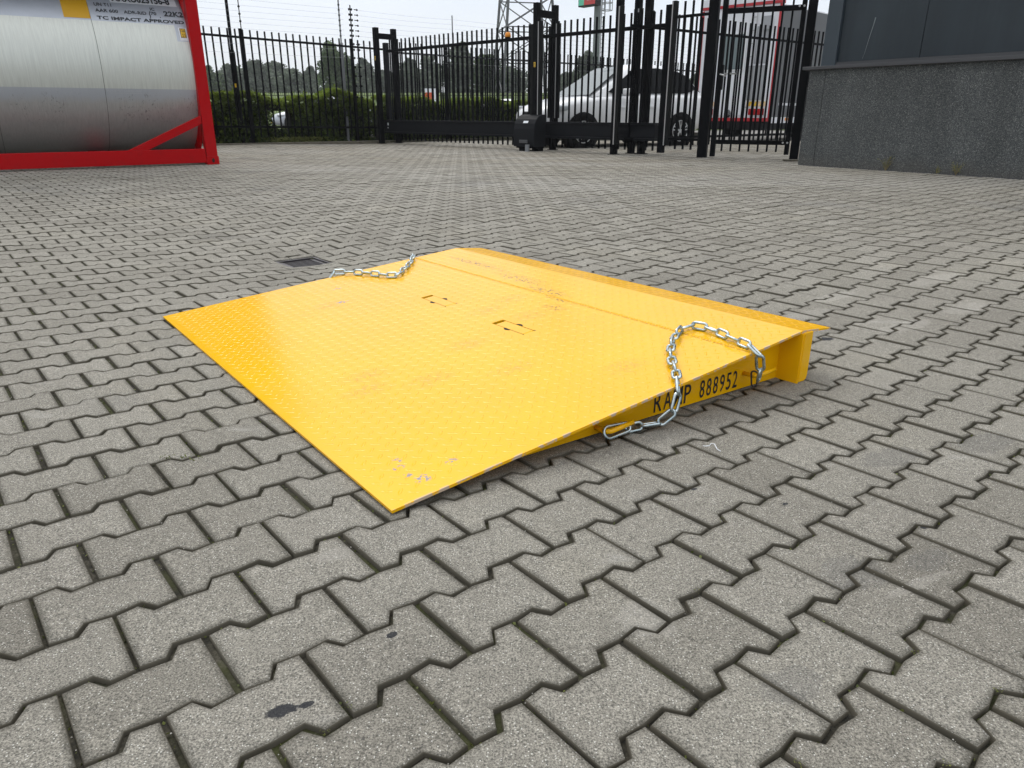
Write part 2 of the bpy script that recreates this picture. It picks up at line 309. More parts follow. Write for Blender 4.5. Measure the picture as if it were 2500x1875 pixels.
# ---------------------------------------------------------------- ground shape (measured from the joints of the paving)
TH = [0.011884, -0.008879, 0.00591, -0.005497, -4.8e-05, 0.014532, 0.011488, -0.031291, 0.003854, 0.00237, 0.004671, 0.027022, -0.0244, -0.00752, 0.000521, 0.04245, -0.058515, 0.028584, -0.000995, -0.000985, -0.074391, -0.01458, 0.06646, -0.00951, -0.001797, -0.019124, 0.025925, 0.004759, -0.010244, -0.000747]
ZF = .05
def sstep(t): t = np.clip(t, 0, 1); return t*t*(3-2*t)
def gz(X, Y):
    X = np.asarray(X, float); Y = np.asarray(Y, float)
    Xc = np.clip(X, -3.2, 2.7); Yc = np.clip(Y, .6, 5.2); Y2 = Yc-2.5
    z = TH[0]*Xc+TH[1]*Yc+TH[2]*Xc*Xc+TH[3]*Xc*Y2+TH[4]*Y2*Y2
    i = 5
    for cx in (-3, -1.2, .6, 2.4, 4.2):
        for cy in (.8, 2.6, 4.4, 6.2, 8.0):
            z = z+TH[i]*np.exp(-((Xc-cx)**2+(Yc-cy)**2)/2/1.5**2); i += 1
    t = np.maximum(sstep((Y-4.2)/4.), sstep((np.abs(X)-2.6)/3.))
    z = z*(1-t)+ZF*t
    z = z-.030*np.exp(-(((X+1.27)**2+(Y-4.37)**2)/.30**2))          # paving sunk round the drain
    z = z+.07*sstep((-3.4-X)/3.)*sstep((Y-13.5)/4.)                  # rises a little towards the left fence
    return z
# paving lattice
YAW, OX, OY, RP, BL = 0.685892, 0.016162, 0.947846, 0.139873, .2
cY, sY = math.cos(YAW), math.sin(YAW)
def lat2w(a, b): return cY*a-sY*b, sY*a+cY*b
def w2lat(X, Y): return cY*X+sY*Y, -sY*X+cY*Y
DR = (8.36, 9.42, 22.25, 23.95)          # drain opening in lattice units (bricks along, rows across)
def build_paving():
    hx = np.array([-1, -.59, -.41, 0., .41, .59, 1.])*.5*BL     # stations along a brick
    g1, g2 = .0044, .0029
    hw = np.array([.0796, .0838, .0556, .0602, .0556, .0838, .0796])-g2
    hx = hx.copy(); hx[1:3] -= .0024; hx[4:6] += .0024; hx[0] += g1; hx[-1] -= g1
    px = np.concatenate([hx, hx[::-1]]); py = np.concatenate([-hw, hw[::-1]])     # 14 outline points
    # inward offset for the chamfered arris
    ch = .0012
    ix = np.where(np.abs(px) > .09, px-np.sign(px)*ch, px); iy = py-np.sign(py)*ch
    ii, kk = np.meshgrid(np.arange(-60, 190), np.arange(-120, 220)); ii = ii.ravel(); kk = kk.ravel()
    a = OX+(ii+.5+np.where(kk % 2 != 0, .5, 0.))*BL; b = OY+kk*RP
    X, Y = lat2w(a, b)
    lim = .735*Y+1.6
    keep = (np.abs(X) < lim) & (Y > .15) & (Y < 21.) 
    u = (a-OX)/BL; keep &= ~((u > DR[0]-.45) & (u < DR[1]+.45) & (kk >= 22) & (kk <= 24))
    # no paving inside the building
    bx, by = X-4.36, Y-10.95; nn = bx*.827+by*.562; keep &= ~((nn > .10) & (bx*.562-by*.827 > -.2))
    a, b, X, Y = a[keep], b[keep], X[keep], Y[keep]; m = len(a)
    a = a+RNG.normal(0, .0014, m); b = b+RNG.normal(0, .0009, m); rot = RNG.normal(0, .0055, m)
    dz = RNG.normal(0, .0011, m); tx = RNG.normal(0, .0045, m); ty = RNG.normal(0, .0045, m); tint = np.clip(RNG.normal(.5, .16, m), 0, 1)
    jx = np.where(np.abs(px) > .09, px-np.sign(px)*.013, px); jy = py-np.sign(py)*.013
    rings = [(jx, jy, .0004), (ix, iy, 0.), (px, py, -.0022), (px, py, -.03)]
    NV = 56; V = np.empty((m, NV, 3))
    jt = RNG.normal(0, .0007, (m, 14, 2)); chipm = (RNG.random((m, 14)) < .08)*RNG.uniform(.001, .0036, (m, 14))
    for r, (qx, qy, zz) in enumerate(rings):
        if r > 0: qx = qx+jt[:, :, 0]-np.sign(px)*chipm*(.6 if r < 3 else .2); qy = qy+jt[:, :, 1]-np.sign(py)*chipm*(1. if r < 3 else .3)
        else: qx = np.broadcast_to(qx, (m, 14)); qy = np.broadcast_to(qy, (m, 14))
        ca, sa = np.cos(rot)[:, None], np.sin(rot)[:, None]
        la = a[:, None]+ca*qx-sa*qy; lb = b[:, None]+sa*qx+ca*qy
        WX, WY = lat2w(la, lb); V[:, r*14:(r+1)*14, 0] = WX; V[:, r*14:(r+1)*14, 1] = WY
        V[:, r*14:(r+1)*14, 2] = gz(WX, WY)+zz+dz[:, None]+tx[:, None]*qx+ty[:, None]*qy
    top = [(i, i+1, 12-i, 13-i) for i in range(6)]
    F = list(top)
    for r in (0, 1, 2):
        for k in range(14): F.append((r*14+k, (r+1)*14+k, (r+1)*14+(k+1) % 14, r*14+(k+1) % 14))
    F = np.array(F); nf = len(F)
    faces = (F[None]+(np.arange(m)*NV)[:, None, None]).reshape(-1, 4)
    me = bpy.data.meshes.new('paving'); me.vertices.add(m*NV); me.vertices.foreach_set('co', V.ravel())
    me.loops.add(faces.size); me.loops.foreach_set('vertex_index', faces.ravel().astype(np.int32))
    me.polygons.add(len(faces)); me.polygons.foreach_set('loop_start', np.arange(0, faces.size, 4, dtype=np.int32))
    me.polygons.foreach_set('loop_total', np.full(len(faces), 4, dtype=np.int32)); me.update(calc_edges=True); me.validate()
    at = me.attributes.new('tint', 'FLOAT', 'FACE'); at.data.foreach_set('value', np.repeat(tint, nf))
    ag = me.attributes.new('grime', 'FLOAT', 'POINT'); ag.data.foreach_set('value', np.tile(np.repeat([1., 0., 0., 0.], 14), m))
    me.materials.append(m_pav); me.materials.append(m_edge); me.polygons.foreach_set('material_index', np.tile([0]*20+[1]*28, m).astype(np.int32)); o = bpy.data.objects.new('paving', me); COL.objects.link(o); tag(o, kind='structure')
build_paving()
def grid_sheet(name, xs, ys, dz, m, zf=gz, hole=None):
    X, Y = np.meshgrid(xs, ys); Z = zf(X, Y)+dz; ny, nx = X.shape
    v = np.stack([X, Y, Z], -1).reshape(-1, 3); b = MB(); f = []
    for j in range(ny-1):
        for i in range(nx-1):
            if hole and hole((X[j, i]+X[j, i+1])/2, (Y[j, i]+Y[j+1, i])/2): continue
            f.append((j*nx+i, j*nx+i+1, (j+1)*nx+i+1, (j+1)*nx+i))
    b.add(v, f); o = b.build(name, m, smooth=True); tag(o, kind='structure'); return o
def in_drain(x, y):
    a, b = w2lat(x, y); u = (a-OX)/BL; k = (b-OY)/RP; return DR[0]-.1 < u < DR[1]+.1 and DR[2]-.1 < k < DR[3]+.1
grid_sheet('joint_sand', np.arange(-17, 17.01, .12), np.arange(-1, 22.01, .12), -.0095, m_sand, hole=in_drain)
# wide ground to the horizon: road beyond the yard, then a field rising to a dyke
grid_sheet('road', np.array([-400, -120, -60, -30, -17, -8, 0, 8, 17, 30, 60, 120, 400.]), np.array([-60, -20, -1, 5, 12, 18, 22, 30, 38, 46.]), -.16, m_far, lambda X, Y: np.full_like(X, ZF))
def zfield(X, Y): return ZF-.14+3.05*sstep((Y-52)/40.)
grid_sheet('field', np.linspace(-600, 600, 41), np.concatenate([np.linspace(41, 100, 24), [150, 250, 400, 700, 1200]]), 0., m_field, zfield)

# ---------------------------------------------------------------- loading ramp (local frame: x up the slope, y across, z up from the ground)
MR = Matrix(((0.8008107, -0.5988478, 0.00913907, -0.24734), (0.5986108, 0.8007957, 0.0197821, 1.30361), (-0.019165, -0.010371, 0.9997625, -0.008615), (0, 0, 0, 1)))
ramp = empty('loading_ramp', mat=MR, label='yellow steel chequer plate loading ramp lying on the grey paving, marked RAMP 888952', cat='loading ramp')
TS = math.atan2(.159, 1.436)       # slope
def on_plate(x, y, h=0.): return Vector((x-math.sin(TS)*h, y, .012+x*math.tan(TS)+math.cos(TS)*h))
def lozenges(b, x0, x1, y0, y1, f, skip=()):
    ax, ay = .0418, .0437
    nx = int((x1-x0)/ax)+2; ny = int((y1-y0)/ay)+2
    for kind in (0, 1):
        for i in range(nx):
            for j in range(ny):
                x = x0+.008+i*ax+kind*ax/2; y = y0+.010+j*ay+kind*ay/2
                # alternate rows complete the diagonal lattice
                for q in (0,):
                    if x < x0+.012 or x > x1-.012 or y < y0+.012 or y > y1-.012: continue
                    if any(p[0] < x < p[1] and p[2] < y < p[3] for p in skip): continue
                    a = R(45) if kind == 0 else R(-47); ca, sa = math.cos(a), math.sin(a); Lh, Wh = .0152, .0042
                    out = [(-1, 0), (-.55, -.8), (0, -1), (.55, -.8), (1, 0), (.55, .8), (0, 1), (.55*-1, .8)]
                    vs = [f(x+ca*u*Lh-sa*v*Wh, y+sa*u*Lh+ca*v*Wh, .0001) for u, v in out]
                    inn = [(-.6, 0), (-.35, -.42), (0, -.5), (.35, -.42), (.6, 0), (.35, .42), (0, .5), (-.35, .42)]
                    vs += [f(x+ca*u*Lh-sa*v*Wh, y+sa*u*Lh+ca*v*Wh, .0008) for u, v in inn]
                    b.add(vs, [(k, (k+1) % 8, 8+(k+1) % 8, 8+k) for k in range(8)]+[tuple(range(8, 16))])
PW = 1.992; PL = 1.436; TK = .007
tabs = ((.842, .892, .653, .836), (.842, .894, 1.145, 1.333))     # slots with the fold-down tabs
def plate_with_slots():
    b = MB(); xs = [0, .842, .893, PL]; ys = [0, .653, .836, 1.145, 1.333, PW]
    for i in range(3):
        for j in range(5):
            if i == 1 and j in (1, 3): continue
            x0, x1, y0, y1 = xs[i], xs[i+1], ys[j], ys[j+1]
            b.add([on_plate(x0, y0), on_plate(x1, y0), on_plate(x1, y1), on_plate(x0, y1)], [(0, 1, 2, 3)])
            b.add([on_plate(x0, y0, -TK), on_plate(x1, y0, -TK), on_plate(x1, y1, -TK), on_plate(x0, y1, -TK)], [(3, 2, 1, 0)])
    def wall(p, q): b.add([on_plate(*p), on_plate(*p, -TK), on_plate(*q, -TK), on_plate(*q)], [(0, 1, 2, 3)])
    for p, q in (((0, 0), (PL, 0)), ((PL, 0), (PL, PW)), ((PL, PW), (0, PW)), ((0, PW), (0, 0))): wall(p, q)
    for (x0, x1, y0, y1) in ((.842, .893, .653, .836), (.842, .893, 1.145, 1.333)):
        for p, q in (((x0, y0), (x0, y1)), ((x0, y1), (x1, y1)), ((x1, y1), (x1, y0)), ((x1, y0), (x0, y0))): wall(p, q)
    lozenges(b, 0, PL, 0, PW, on_plate, skip=[(t[0]-.02, t[1]+.02, t[2]-.02, t[3]+.02) for t in tabs]+[(1.183, 1.197, -1, 3)])
    # weld seam across
    for y in np.arange(.004, PW-.01, .0125):
        wob = .0012*math.sin(y*37); c0 = on_plate(1.190+wob, y, .0001); r = .0055
        b.add([on_plate(1.190+wob-r, y, .0001), on_plate(1.190+wob, y-.005, .0001), on_plate(1.190+wob+r, y, .0001), on_plate(1.190+wob, y+.0085, .0001), on_plate(1.190+wob, y+.001, .0036)], [(0, 1, 4), (1, 2, 4), (2, 3, 4), (3, 0, 4)])
    o = b.build('deck_plate', m_yelw, ramp); return o
plate_with_slots()
b = MB()
for q0, q1 in ((.01, .95), (1.02, PW-.02)):
    P = [on_plate(1.1815, q0, .0003), on_plate(1.1845, q0, .0003), on_plate(1.1845, q1, .0003), on_plate(1.1815, q1, .0003)]; b.add(P, [(0, 1, 2, 3)])
b.build('weld_shadow_strip', mat('weld_shadow_line', (.36, .17, .004), .7), ramp)  # the weld's shadow painted as a thin darker strip on the deck
# pull tabs in the slots, with the round notches beside them
for (x0, x1, y0, y1) in tabs:
    t = MB(); e = .0035
    q = [(x0+e, y0+.004), (x1-.002, y0+.004), (x1-.002, y1-.020), (x0+e, y1-.020)]
    P = [on_plate(*p, -.0005) for p in q]+[on_plate(*p, -.009) for p in q]
    P[0] = on_plate(*q[0], -.0035); P[1] = on_plate(*q[1], -.0035)
    q2 = [on_plate(x0+e, y0+.010, -.0005), on_plate(x1-.002, y0+.010, -.0005)]
    t.add(P, [(0, 1, 5, 4), (1, 2, 6, 5), (2, 3, 7, 6), (3, 0, 4, 7), (4, 5, 6, 7)]); t.add([P[0], P[1]]+q2+[P[2], P[3]], [(0, 1, 3, 2), (2, 3, 4, 5)])
    t.build('lifting_tab', m_yel, ramp)
    s = MB()                                                     # the dark hollow under the tab and the half-round finger holes
    s.add([on_plate(x0-.001, y0, -.012), on_plate(x1+.001, y0, -.012), on_plate(x1+.001, y1, -.012), on_plate(x0-.001, y1, -.012)], [(0, 1, 2, 3)])
    ym = (y0+y1)/2
    for xx, sg, yo in ((x0, -1, ym-.004), (x1, 1, ym-.004)):
        pts = [on_plate(xx+sg*abs(math.sin(a))*.011, yo+.016*math.cos(a), .0004) for a in np.linspace(0, math.pi, 13)]
        s.add(pts, [tuple(range(13))[::sg]])
    for xx, yy_ in ((x0, y0), (x1, y0)):
        s.add([on_plate(xx-.002, yy_-.003, .0004), on_plate(xx+.005, yy_-.001, .0004), on_plate(xx+.001, yy_+.006, .0004)], [(0, 1, 2)])
    s.build('tab_recess', m_hole, ramp)
# lip folded level at the high end
LP = .158
def on_lip(x, y, h=0.):
    b0 = on_plate(PL, y); return Vector((PL+x, y, b0.z-.013*x/LP+h))
b = MB(); s0 = .0008
b.add([on_lip(s0, 0), on_lip(LP, 0), on_lip(LP, PW), on_lip(s0, PW)]+[on_lip(s0, 0, -TK), on_lip(LP, 0, -.005), on_lip(LP, PW, -.005), on_lip(s0, PW, -TK)],
      [(0, 1, 2, 3), (7, 6, 5, 4), (0, 4, 5, 1), (1, 5, 6, 2), (2, 6, 7, 3), (3, 7, 4, 0)])
lozenges(b, 0, LP, 0, PW, on_lip); b.build('lip_plate', m_yelw, ramp)
WY = .068
def side_web(y, th=.008):
    b = MB(); pr = [(.16, .0)]+[(1.425, .0)]; top = lambda x: .012+x*math.tan(TS)-TK*1.02
    poly = [(.20, .001), (1.428, .001), (1.428, top(1.428)), (.20, top(.20))]
    b.add([(x, y, z) for x, z in poly]+[(x, y+th, z) for x, z in poly], [(0, 1, 2, 3), (7, 6, 5, 4), (0, 4, 5, 1), (1, 5, 6, 2), (2, 6, 7, 3), (3, 7, 4, 0)])
    return b.build('side_beam', m_yel, ramp)
web = side_web(WY); side_web(PW-WY-.008)
for y in (.52, 1.0, 1.48): side_web(y).name = 'under_rib'
# lettering on the near side beam
me, v = fit_text('RAMP 888952', 0, 1, 0, 1, .012)
def seg_text(txt, x0, x1, z0, z1):
    me, v = fit_text(txt, x0, x1, z0, z1, .006); v2 = np.stack([v[:, 0], np.full(len(v), WY-.0012), v[:, 1]], 1); return link_text(me, v2, m_black, web)
xs = [(.852, .884), (.892, .924), (.932, .970), (.978, 1.006)]
for ch, (a0, a1) in zip('RAMP', xs): seg_text(ch, a0, a1, .010, .066)
x = 1.046
for ch in '888952': seg_text(ch, x, x+.0215, .011, .066); x += .0308
# angled end plate and flange at the high end (both sides)
for y0, sg in ((-.008, 1), (PW+.008, -1)):
    zt = on_plate(1.43, 0).z-TK-.001
    b = MB(); b.bbox((1.428, y0, .0), (1.436, y0+sg*.12, zt)); b.build('end_plate', m_yel, ramp)
    b = MB(); f = [(1.4365, .004), (1.488, .004)]
    poly = [(1.4365, .004), (1.468, .004), (1.478, .009), (1.482, .020), (1.482, zt+.002), (1.4365, zt+.002)]
    b.add([(px, y0, pz) for px, pz in poly]+[(px, y0+sg*.007, pz) for px, pz in poly], [tuple(range(6))[::-1], tuple(range(6, 12))]+[(i, (i+1) % 6, 6+(i+1) % 6, 6+i) for i in range(6)])
    b.tube([(1.437, y0-.001*sg, .01+t*.015) for t in range(11)], .0024, 6); b.build('end_flange', m_yel, ramp)
b = MB(); b.bbox((1.428, .118, .0), (1.434, PW-.118, .164)); b.build('end_plate', m_yel, ramp)
def rod(x, z, y0, sg):
    pts = [(x, y0, z), (x, y0-sg*.032, z)]+[(x+.018*(1-math.cos(a)), y0-sg*(.032+.016*math.sin(a)), z+.002*a) for a in np.linspace(.3, R(90), 6)]+[(x+.045, y0-sg*.049, z+.006), (x+.088, y0-sg*.049, z+.010)]
    b = MB(); b.tube(pts, .0068, 10); o = b.build('chain_hook_rod', m_yel, ramp, smooth=True); return o
for x_, z_ in ((.632, .020), (1.252, .050)):
    rod(x_, z_, WY, 1); rod(x_, z_, PW-WY, -1)
# weld beads at rods
# ---------------------------------------------------------------- chains
def link_mesh(Lk=.0610, Wk=.0300, r=.0046):
    b = MB(); pts = []; rr = Wk/2-r; h = Lk/2-Wk/2
    for a in np.linspace(-90, 90, 9): pts.append((h+rr*math.cos(R(a)), rr*math.sin(R(a)), 0))
    for a in np.linspace(90, 270, 9): pts.append((-h+rr*math.cos(R(a)), rr*math.sin(R(a)), 0))
    b.tube(pts, r, 9, closed=True); o = b.build('link', m_zinc, None, smooth=True); return o
def resample(P, step, start=0.):
    P = [Vector(p) for p in P]; d = [0]
    for i in range(1, len(P)): d.append(d[-1]+(P[i]-P[i-1]).length)
    out = []; s = start
    while s <= d[-1]:
        i = max(k for k in range(len(d)) if d[k] <= s+1e-9); i = min(i, len(P)-2)
        t = (s-d[i])/max(d[i+1]-d[i], 1e-9); out.append(P[i].lerp(P[i+1], t)); s += step
    return out
proto = link_mesh()
def chain(path, label, tw0=20, over=None):
    c = empty('chain', mat=MR, label=label, cat='chain', group='galvanised chains lying across the yellow ramp')
    nodes = resample(path, .0512); o = None
    for i in range(len(nodes)-1):
        a, b = nodes[i], nodes[i+1]; t = (b-a).normalized(); up = Vector((0, 0, 1)) if abs(t.z) < .8 else Vector((0, -1, 0))
        s = t.cross(up).normalized(); u = s.cross(t)
        tw = R((over[i] if over and i in over else (tw0+random.uniform(-8, 8) if i % 2 else tw0-88+random.uniform(-8, 8))))
        s2 = s*math.cos(tw)+u*math.sin(tw); u2 = s2.cross(t)*-1
        if i == 0 and proto.parent is None and 'used' not in proto: l = proto; proto['used'] = 1; del proto['used']
        l = proto.copy(); COL.objects.link(l)
        M = Matrix((t, s2, t.cross(s2))).transposed().to_4x4(); M.translation = (a+b)/2
        l.parent = c; l.matrix_local = M
    return c
def pl(x, y, h=.014): return on_plate(x, y, h)
p1 = [(.705, .028, .012), (.745, .022, .012), (.785, .012, .012), (.812, -.012, .018), (.838, -.022, .055), (.852, -.014, .098), (.868, .006, .122), pl(.90, .038), pl(.938, .079), pl(.961, .111), pl(.998, .146), pl(1.037, .181), pl(1.082, .214), pl(1.130, .243), pl(1.174, .266), pl(1.215, .275), pl(1.243, .262), pl(1.246, .223), pl(1.238, .178), pl(1.225, .129), pl(1.214, .083), pl(1.200, .035), (1.193, .000, .160), (1.190, -.020, .145), (1.205, -.020, .095), (1.232, .000, .050)]
chain(p1, 'galvanised chain looped over the near edge of the yellow ramp beside the lettering', 18)
# long quick link on the near hook rod
c1 = [o for o in COL.objects if o.name.startswith('chain') and o.type == 'EMPTY'][0]
b = MB(); pts = []
for a in np.linspace(-90, 90, 9): pts.append((.031+.012*math.cos(R(a)), .012*math.sin(R(a)), 0))
for a in np.linspace(90, 270, 9): pts.append((-.031+.016*math.cos(R(a)), .016*math.sin(R(a)), 0))
b.tube(pts, .0042, 9, closed=True); q = b.build('snap_hook', m_zinc, c1, smooth=True)
q.matrix_local = Matrix.Translation((.668, .022, .020)) @ Matrix.Rotation(R(-2), 4, 'Z') @ Matrix.Rotation(R(62), 4, 'X')
b = MB(); b.tube(pts, .0042, 9, closed=True); q = b.build('end_link', m_rust, c1, smooth=True)
q.matrix_local = Matrix.Translation((1.243, .022, .044)) @ Matrix.Rotation(R(20), 4, 'Z') @ Matrix.Rotation(R(75), 4, 'Y') @ Matrix.Scale(.62, 4)
p2 = [(.70, PW-.02, .045), (.735, PW+.012, .085), pl(.765, PW+.004, .020), pl(.800, PW-.010), pl(.83, PW-.055), pl(.85, PW-.10), pl(.868, PW-.145), pl(.888, PW-.19), pl(.904, PW-.24), pl(.912, PW-.28), pl(.940, PW-.29), pl(.968, PW-.265), pl(1.010, PW-.215), pl(1.065, PW-.165), pl(1.11, PW-.11), pl(1.15, PW-.05), pl(1.180, PW-.008, .018), (1.195, PW+.012, .12)]
chain(p2, 'galvanised chain draped over the far left edge of the yellow ramp near the drain', 18)
bpy.data.objects.remove(proto)

# ---------------------------------------------------------------- drain grate
ua, ub, ka, kb = DR
ca, cb = (ua+ub)/2*BL+OX, (ka+kb)/2*RP+OY; dx, dy = lat2w(ca, cb); dl, dw = (ub-ua)*BL+.05, (kb-ka)*RP+.05; dzz = float(gz(dx, dy))
dr = empty('drain_grate', (dx, dy, dzz), YAW, 'cast iron drain grate sunk in a dip of the paving behind the ramp', 'drain grate')
b = MB(); t = .018
for sx in (-1, 1): b.box((sx*(dl/2-t/2), 0, -.012), (t, dw, .03)); b.box((0, sx*(dw/2-t/2), -.0125), (dl-2*t, t, .029))
b.build('frame', m_iron, dr)
b = MB(); nb = 7
for i in range(nb):
    yv = -dw/2+t+(i+.5)*(dw-2*t)/nb; b.box((0, yv, -.014), (dl-2*t, .012, .012))
for sx in (-1, 1): b.box((sx*(dl/2-t-.012), 0, -.0145), (.024, dw-2*t, .019))
b.build('bars', m_iron, dr); b = MB(); b.box((0, 0, -.16), (dl+.05, dw+.05, .2)); b.box((0, 0, -.07), (dl, dw, .03))
b2 = MB(); b2.box((0, 0, -.09), (dl+.08, dw+.08, .05)); b2.build('sump', m_hole, dr)
# square cut stones round the grate
def cut_paver(xa, xb, ya, yb, tn):
    b = MB(); q = [(xa, ya), (xb, ya), (xb, yb), (xa, yb)]; e = .003
    V = []
    for (dd, zz) in ((e, 0), (0, -.003), (0, -.04)):
        for (x, y) in q:
            xx = x+(dd if x == xa else -dd); yy = y+(dd if y == ya else -dd); wx, wy = lat2w(xx, yy); V.append((wx, wy, float(gz(wx, wy))+zz+.001))
    b.add(V, [(0, 1, 2, 3)]+[(r*4+k, (r+1)*4+k, (r+1)*4+(k+1) % 4, r*4+(k+1) % 4) for r in (0, 1) for k in range(4)])
    return b
xa, xb, ya, yb = ca-dl/2, ca+dl/2, cb-dw/2, cb+dw/2; B_ = MB(); g_ = .003
for k in (22, 23, 24):
    y0_, y1_ = OY+(k-.5)*RP+g_, OY+(k+.5)*RP-g_; off = .5 if k % 2 else 0.
    l_ = OX+(8.-off)*BL+g_; r_ = OX+(10.-off)*BL-g_
    for (p0, p1) in ((l_, xa-g_), (xb+g_, r_)):
        if p1-p0 > .02: q = cut_paver(p0, p1, y0_, y1_, .5); B_.add(q.v, q.f)
for (p0, p1, y0_, y1_) in ((xa, ca-.02, yb+g_, OY+24.5*RP-g_), (ca-.014, xb, yb+g_, OY+24.5*RP-g_), (xa, ca+.02, OY+21.5*RP+g_, ya-g_), (ca+.026, xb, OY+21.5*RP+g_, ya-g_)):
    q = cut_paver(p0, p1, y0_, y1_, .5); B_.add(q.v, q.f)
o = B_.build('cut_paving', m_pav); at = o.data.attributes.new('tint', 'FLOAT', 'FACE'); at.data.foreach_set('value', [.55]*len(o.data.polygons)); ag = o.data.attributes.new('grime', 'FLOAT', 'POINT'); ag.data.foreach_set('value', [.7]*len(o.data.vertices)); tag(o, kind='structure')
# ---------------------------------------------------------------- small things on the paving
b = MB(); z0 = float(gz(.5, 1.65))
b.tube([(.486, 1.672, z0+.003), (.489, 1.663, z0+.006), (.496, 1.661, z0+.008), (.500, 1.668, z0+.004)], .0011, 5)
b.tube([(.500, 1.668, z0+.004), (.507, 1.675, z0+.008), (.513, 1.668, z0+.010), (.516, 1.650, z0+.004), (.522, 1.640, z0+.003)], .0011, 5)
tag(b.build('twist_tie', m_white, smooth=True), 'tiny curled white twist tie lying on a paver right of the ramp', 'twist tie')
def leaf_quads(b, C, S, tint, T, aspect=.55, fold=0.):
    """small rhombic leaves: C centres (n,3), S sizes (n,)"""
    n_ = len(C); nrm = RNG.normal(0, 1, (n_, 3)); nrm /= np.linalg.norm(nrm, axis=1)[:, None]+1e-9
    t = RNG.normal(0, 1, (n_, 3)); t -= nrm*(t*nrm).sum(1)[:, None]; t /= np.linalg.norm(t, axis=1)[:, None]+1e-9
    s = np.cross(nrm, t); S = np.asarray(S)[:, None]
    V = np.stack([C-t*S*.5, C+s*S*aspect*.5, C+t*S*.5, C-s*S*aspect*.5], 1).reshape(-1, 3); T += list(tint); return V
def leaf_obj(name, C, S, tint, m, parent=None, aspect=.55):
    T = []; V = leaf_quads(None, np.asarray(C), S, tint, T, aspect); n_ = len(C)
    me = bpy.data.meshes.new(name); me.vertices.add(n_*4); me.vertices.foreach_set('co', V.ravel())
    me.loops.add(n_*4); me.loops.foreach_set('vertex_index', np.arange(n_*4, dtype=np.int32)); me.polygons.add(n_)
    me.polygons.foreach_set('loop_start', np.arange(0, n_*4, 4, dtype=np.int32)); me.polygons.foreach_set('loop_total', np.full(n_, 4, dtype=np.int32)); me.update(calc_edges=True)
    at = me.attributes.new('tint', 'FLOAT', 'FACE'); at.data.foreach_set('value', np.clip(np.asarray(T, float), 0, 1))
    me.materials.append(m); o = bpy.data.objects.new(name, me); COL.objects.link(o)
    if parent is not None: o.parent = parent
    return o
# dry weed lying in a joint, small weeds growing from joints
def sprig(x, y, r, h, n_, label, name='weed', flat=False, group=None, tl=(.3, 1)):
    z0 = float(gz(x, y)); C = []; S = []
    for i in range(n_):
        a = RNG.uniform(0, 6.28); q = RNG.uniform(0, 1)**.6*r
        C.append((x+q*math.cos(a)*(2.6 if flat else 1), y+q*math.sin(a)*(.6 if flat else 1), z0+.001+RNG.uniform(0, h)*(1-q/r*.6))); S.append(RNG.uniform(.5, 1)*r*.55)
    o = leaf_obj(name, C, S, RNG.uniform(*tl, n_), m_weed, None, .35); tag(o, label, 'weed', group)
rt = (-.795, 1.564)
sprig(rt[0], rt[1], .022, .012, 26, 'limp green weed sprig lying flat across a joint left of the ramp', flat=True, tl=(.0, .5))
WL = [(.324, 1.051, 'bright green tuft in a joint crossing at the lower right, nearest below the ramp lettering'), (.616, .898, 'yellow green tuft in a zigzag joint at the lower right'), (.695, 1.16, 'small green tuft in a joint at the right, furthest of the right hand tufts'), (.361, .688, 'moss tuft by the bottom edge of the picture, right of centre'), (.548, .689, 'moss tuft in a joint near the bottom right corner'), (-.246, .733, 'small moss tuft close to the black oil stain'), (-.227, .779, 'moss blades in the straight joint right of the black oil stain'), (.695, .816, 'moss clump in a joint close to the right edge'), (.431, 1.297, 'tiny green tuft in a joint below the hooked chain'), (-1.62, 2.05, 'grass tuft in a joint at the left edge, level with the ramp tip')]
for x, y, lb in WL: sprig(x, y, .0075, .010, 14, lb, group='tufts of green growing in the paving joints', tl=(.4, 1))
# moss crumbs in the joints near the camera: one uncountable scatter
C = []; 
for k in range(-14, 60):
    for i in range(-14, 40):
        for _ in range(8):
            a = OX+(i+(0 if k % 2 == 0 else .5))*BL+RNG.normal(0, .0015); bb = OY+k*RP+RNG.uniform(-.078, .078)
            if RNG.random() < .45: a = OX+(i+RNG.random())*BL; bb = OY+(k+.5)*RP+(.011 if (int((a-OX)/BL*4+.9+2*(k % 2)) % 4) < 2 else -.011)
            X_, Y_ = lat2w(a, bb)
            if .4 < Y_ < 4.5 and abs(X_) < .75*Y_+.3: C.append((X_, Y_, float(gz(X_, Y_))-RNG.uniform(.003, .009)))
o = leaf_obj('moss', C, RNG.uniform(.003, .008, len(C)), RNG.uniform(0, .75, len(C))**1.5, m_weed, None, .8); tag(o, kind='stuff')
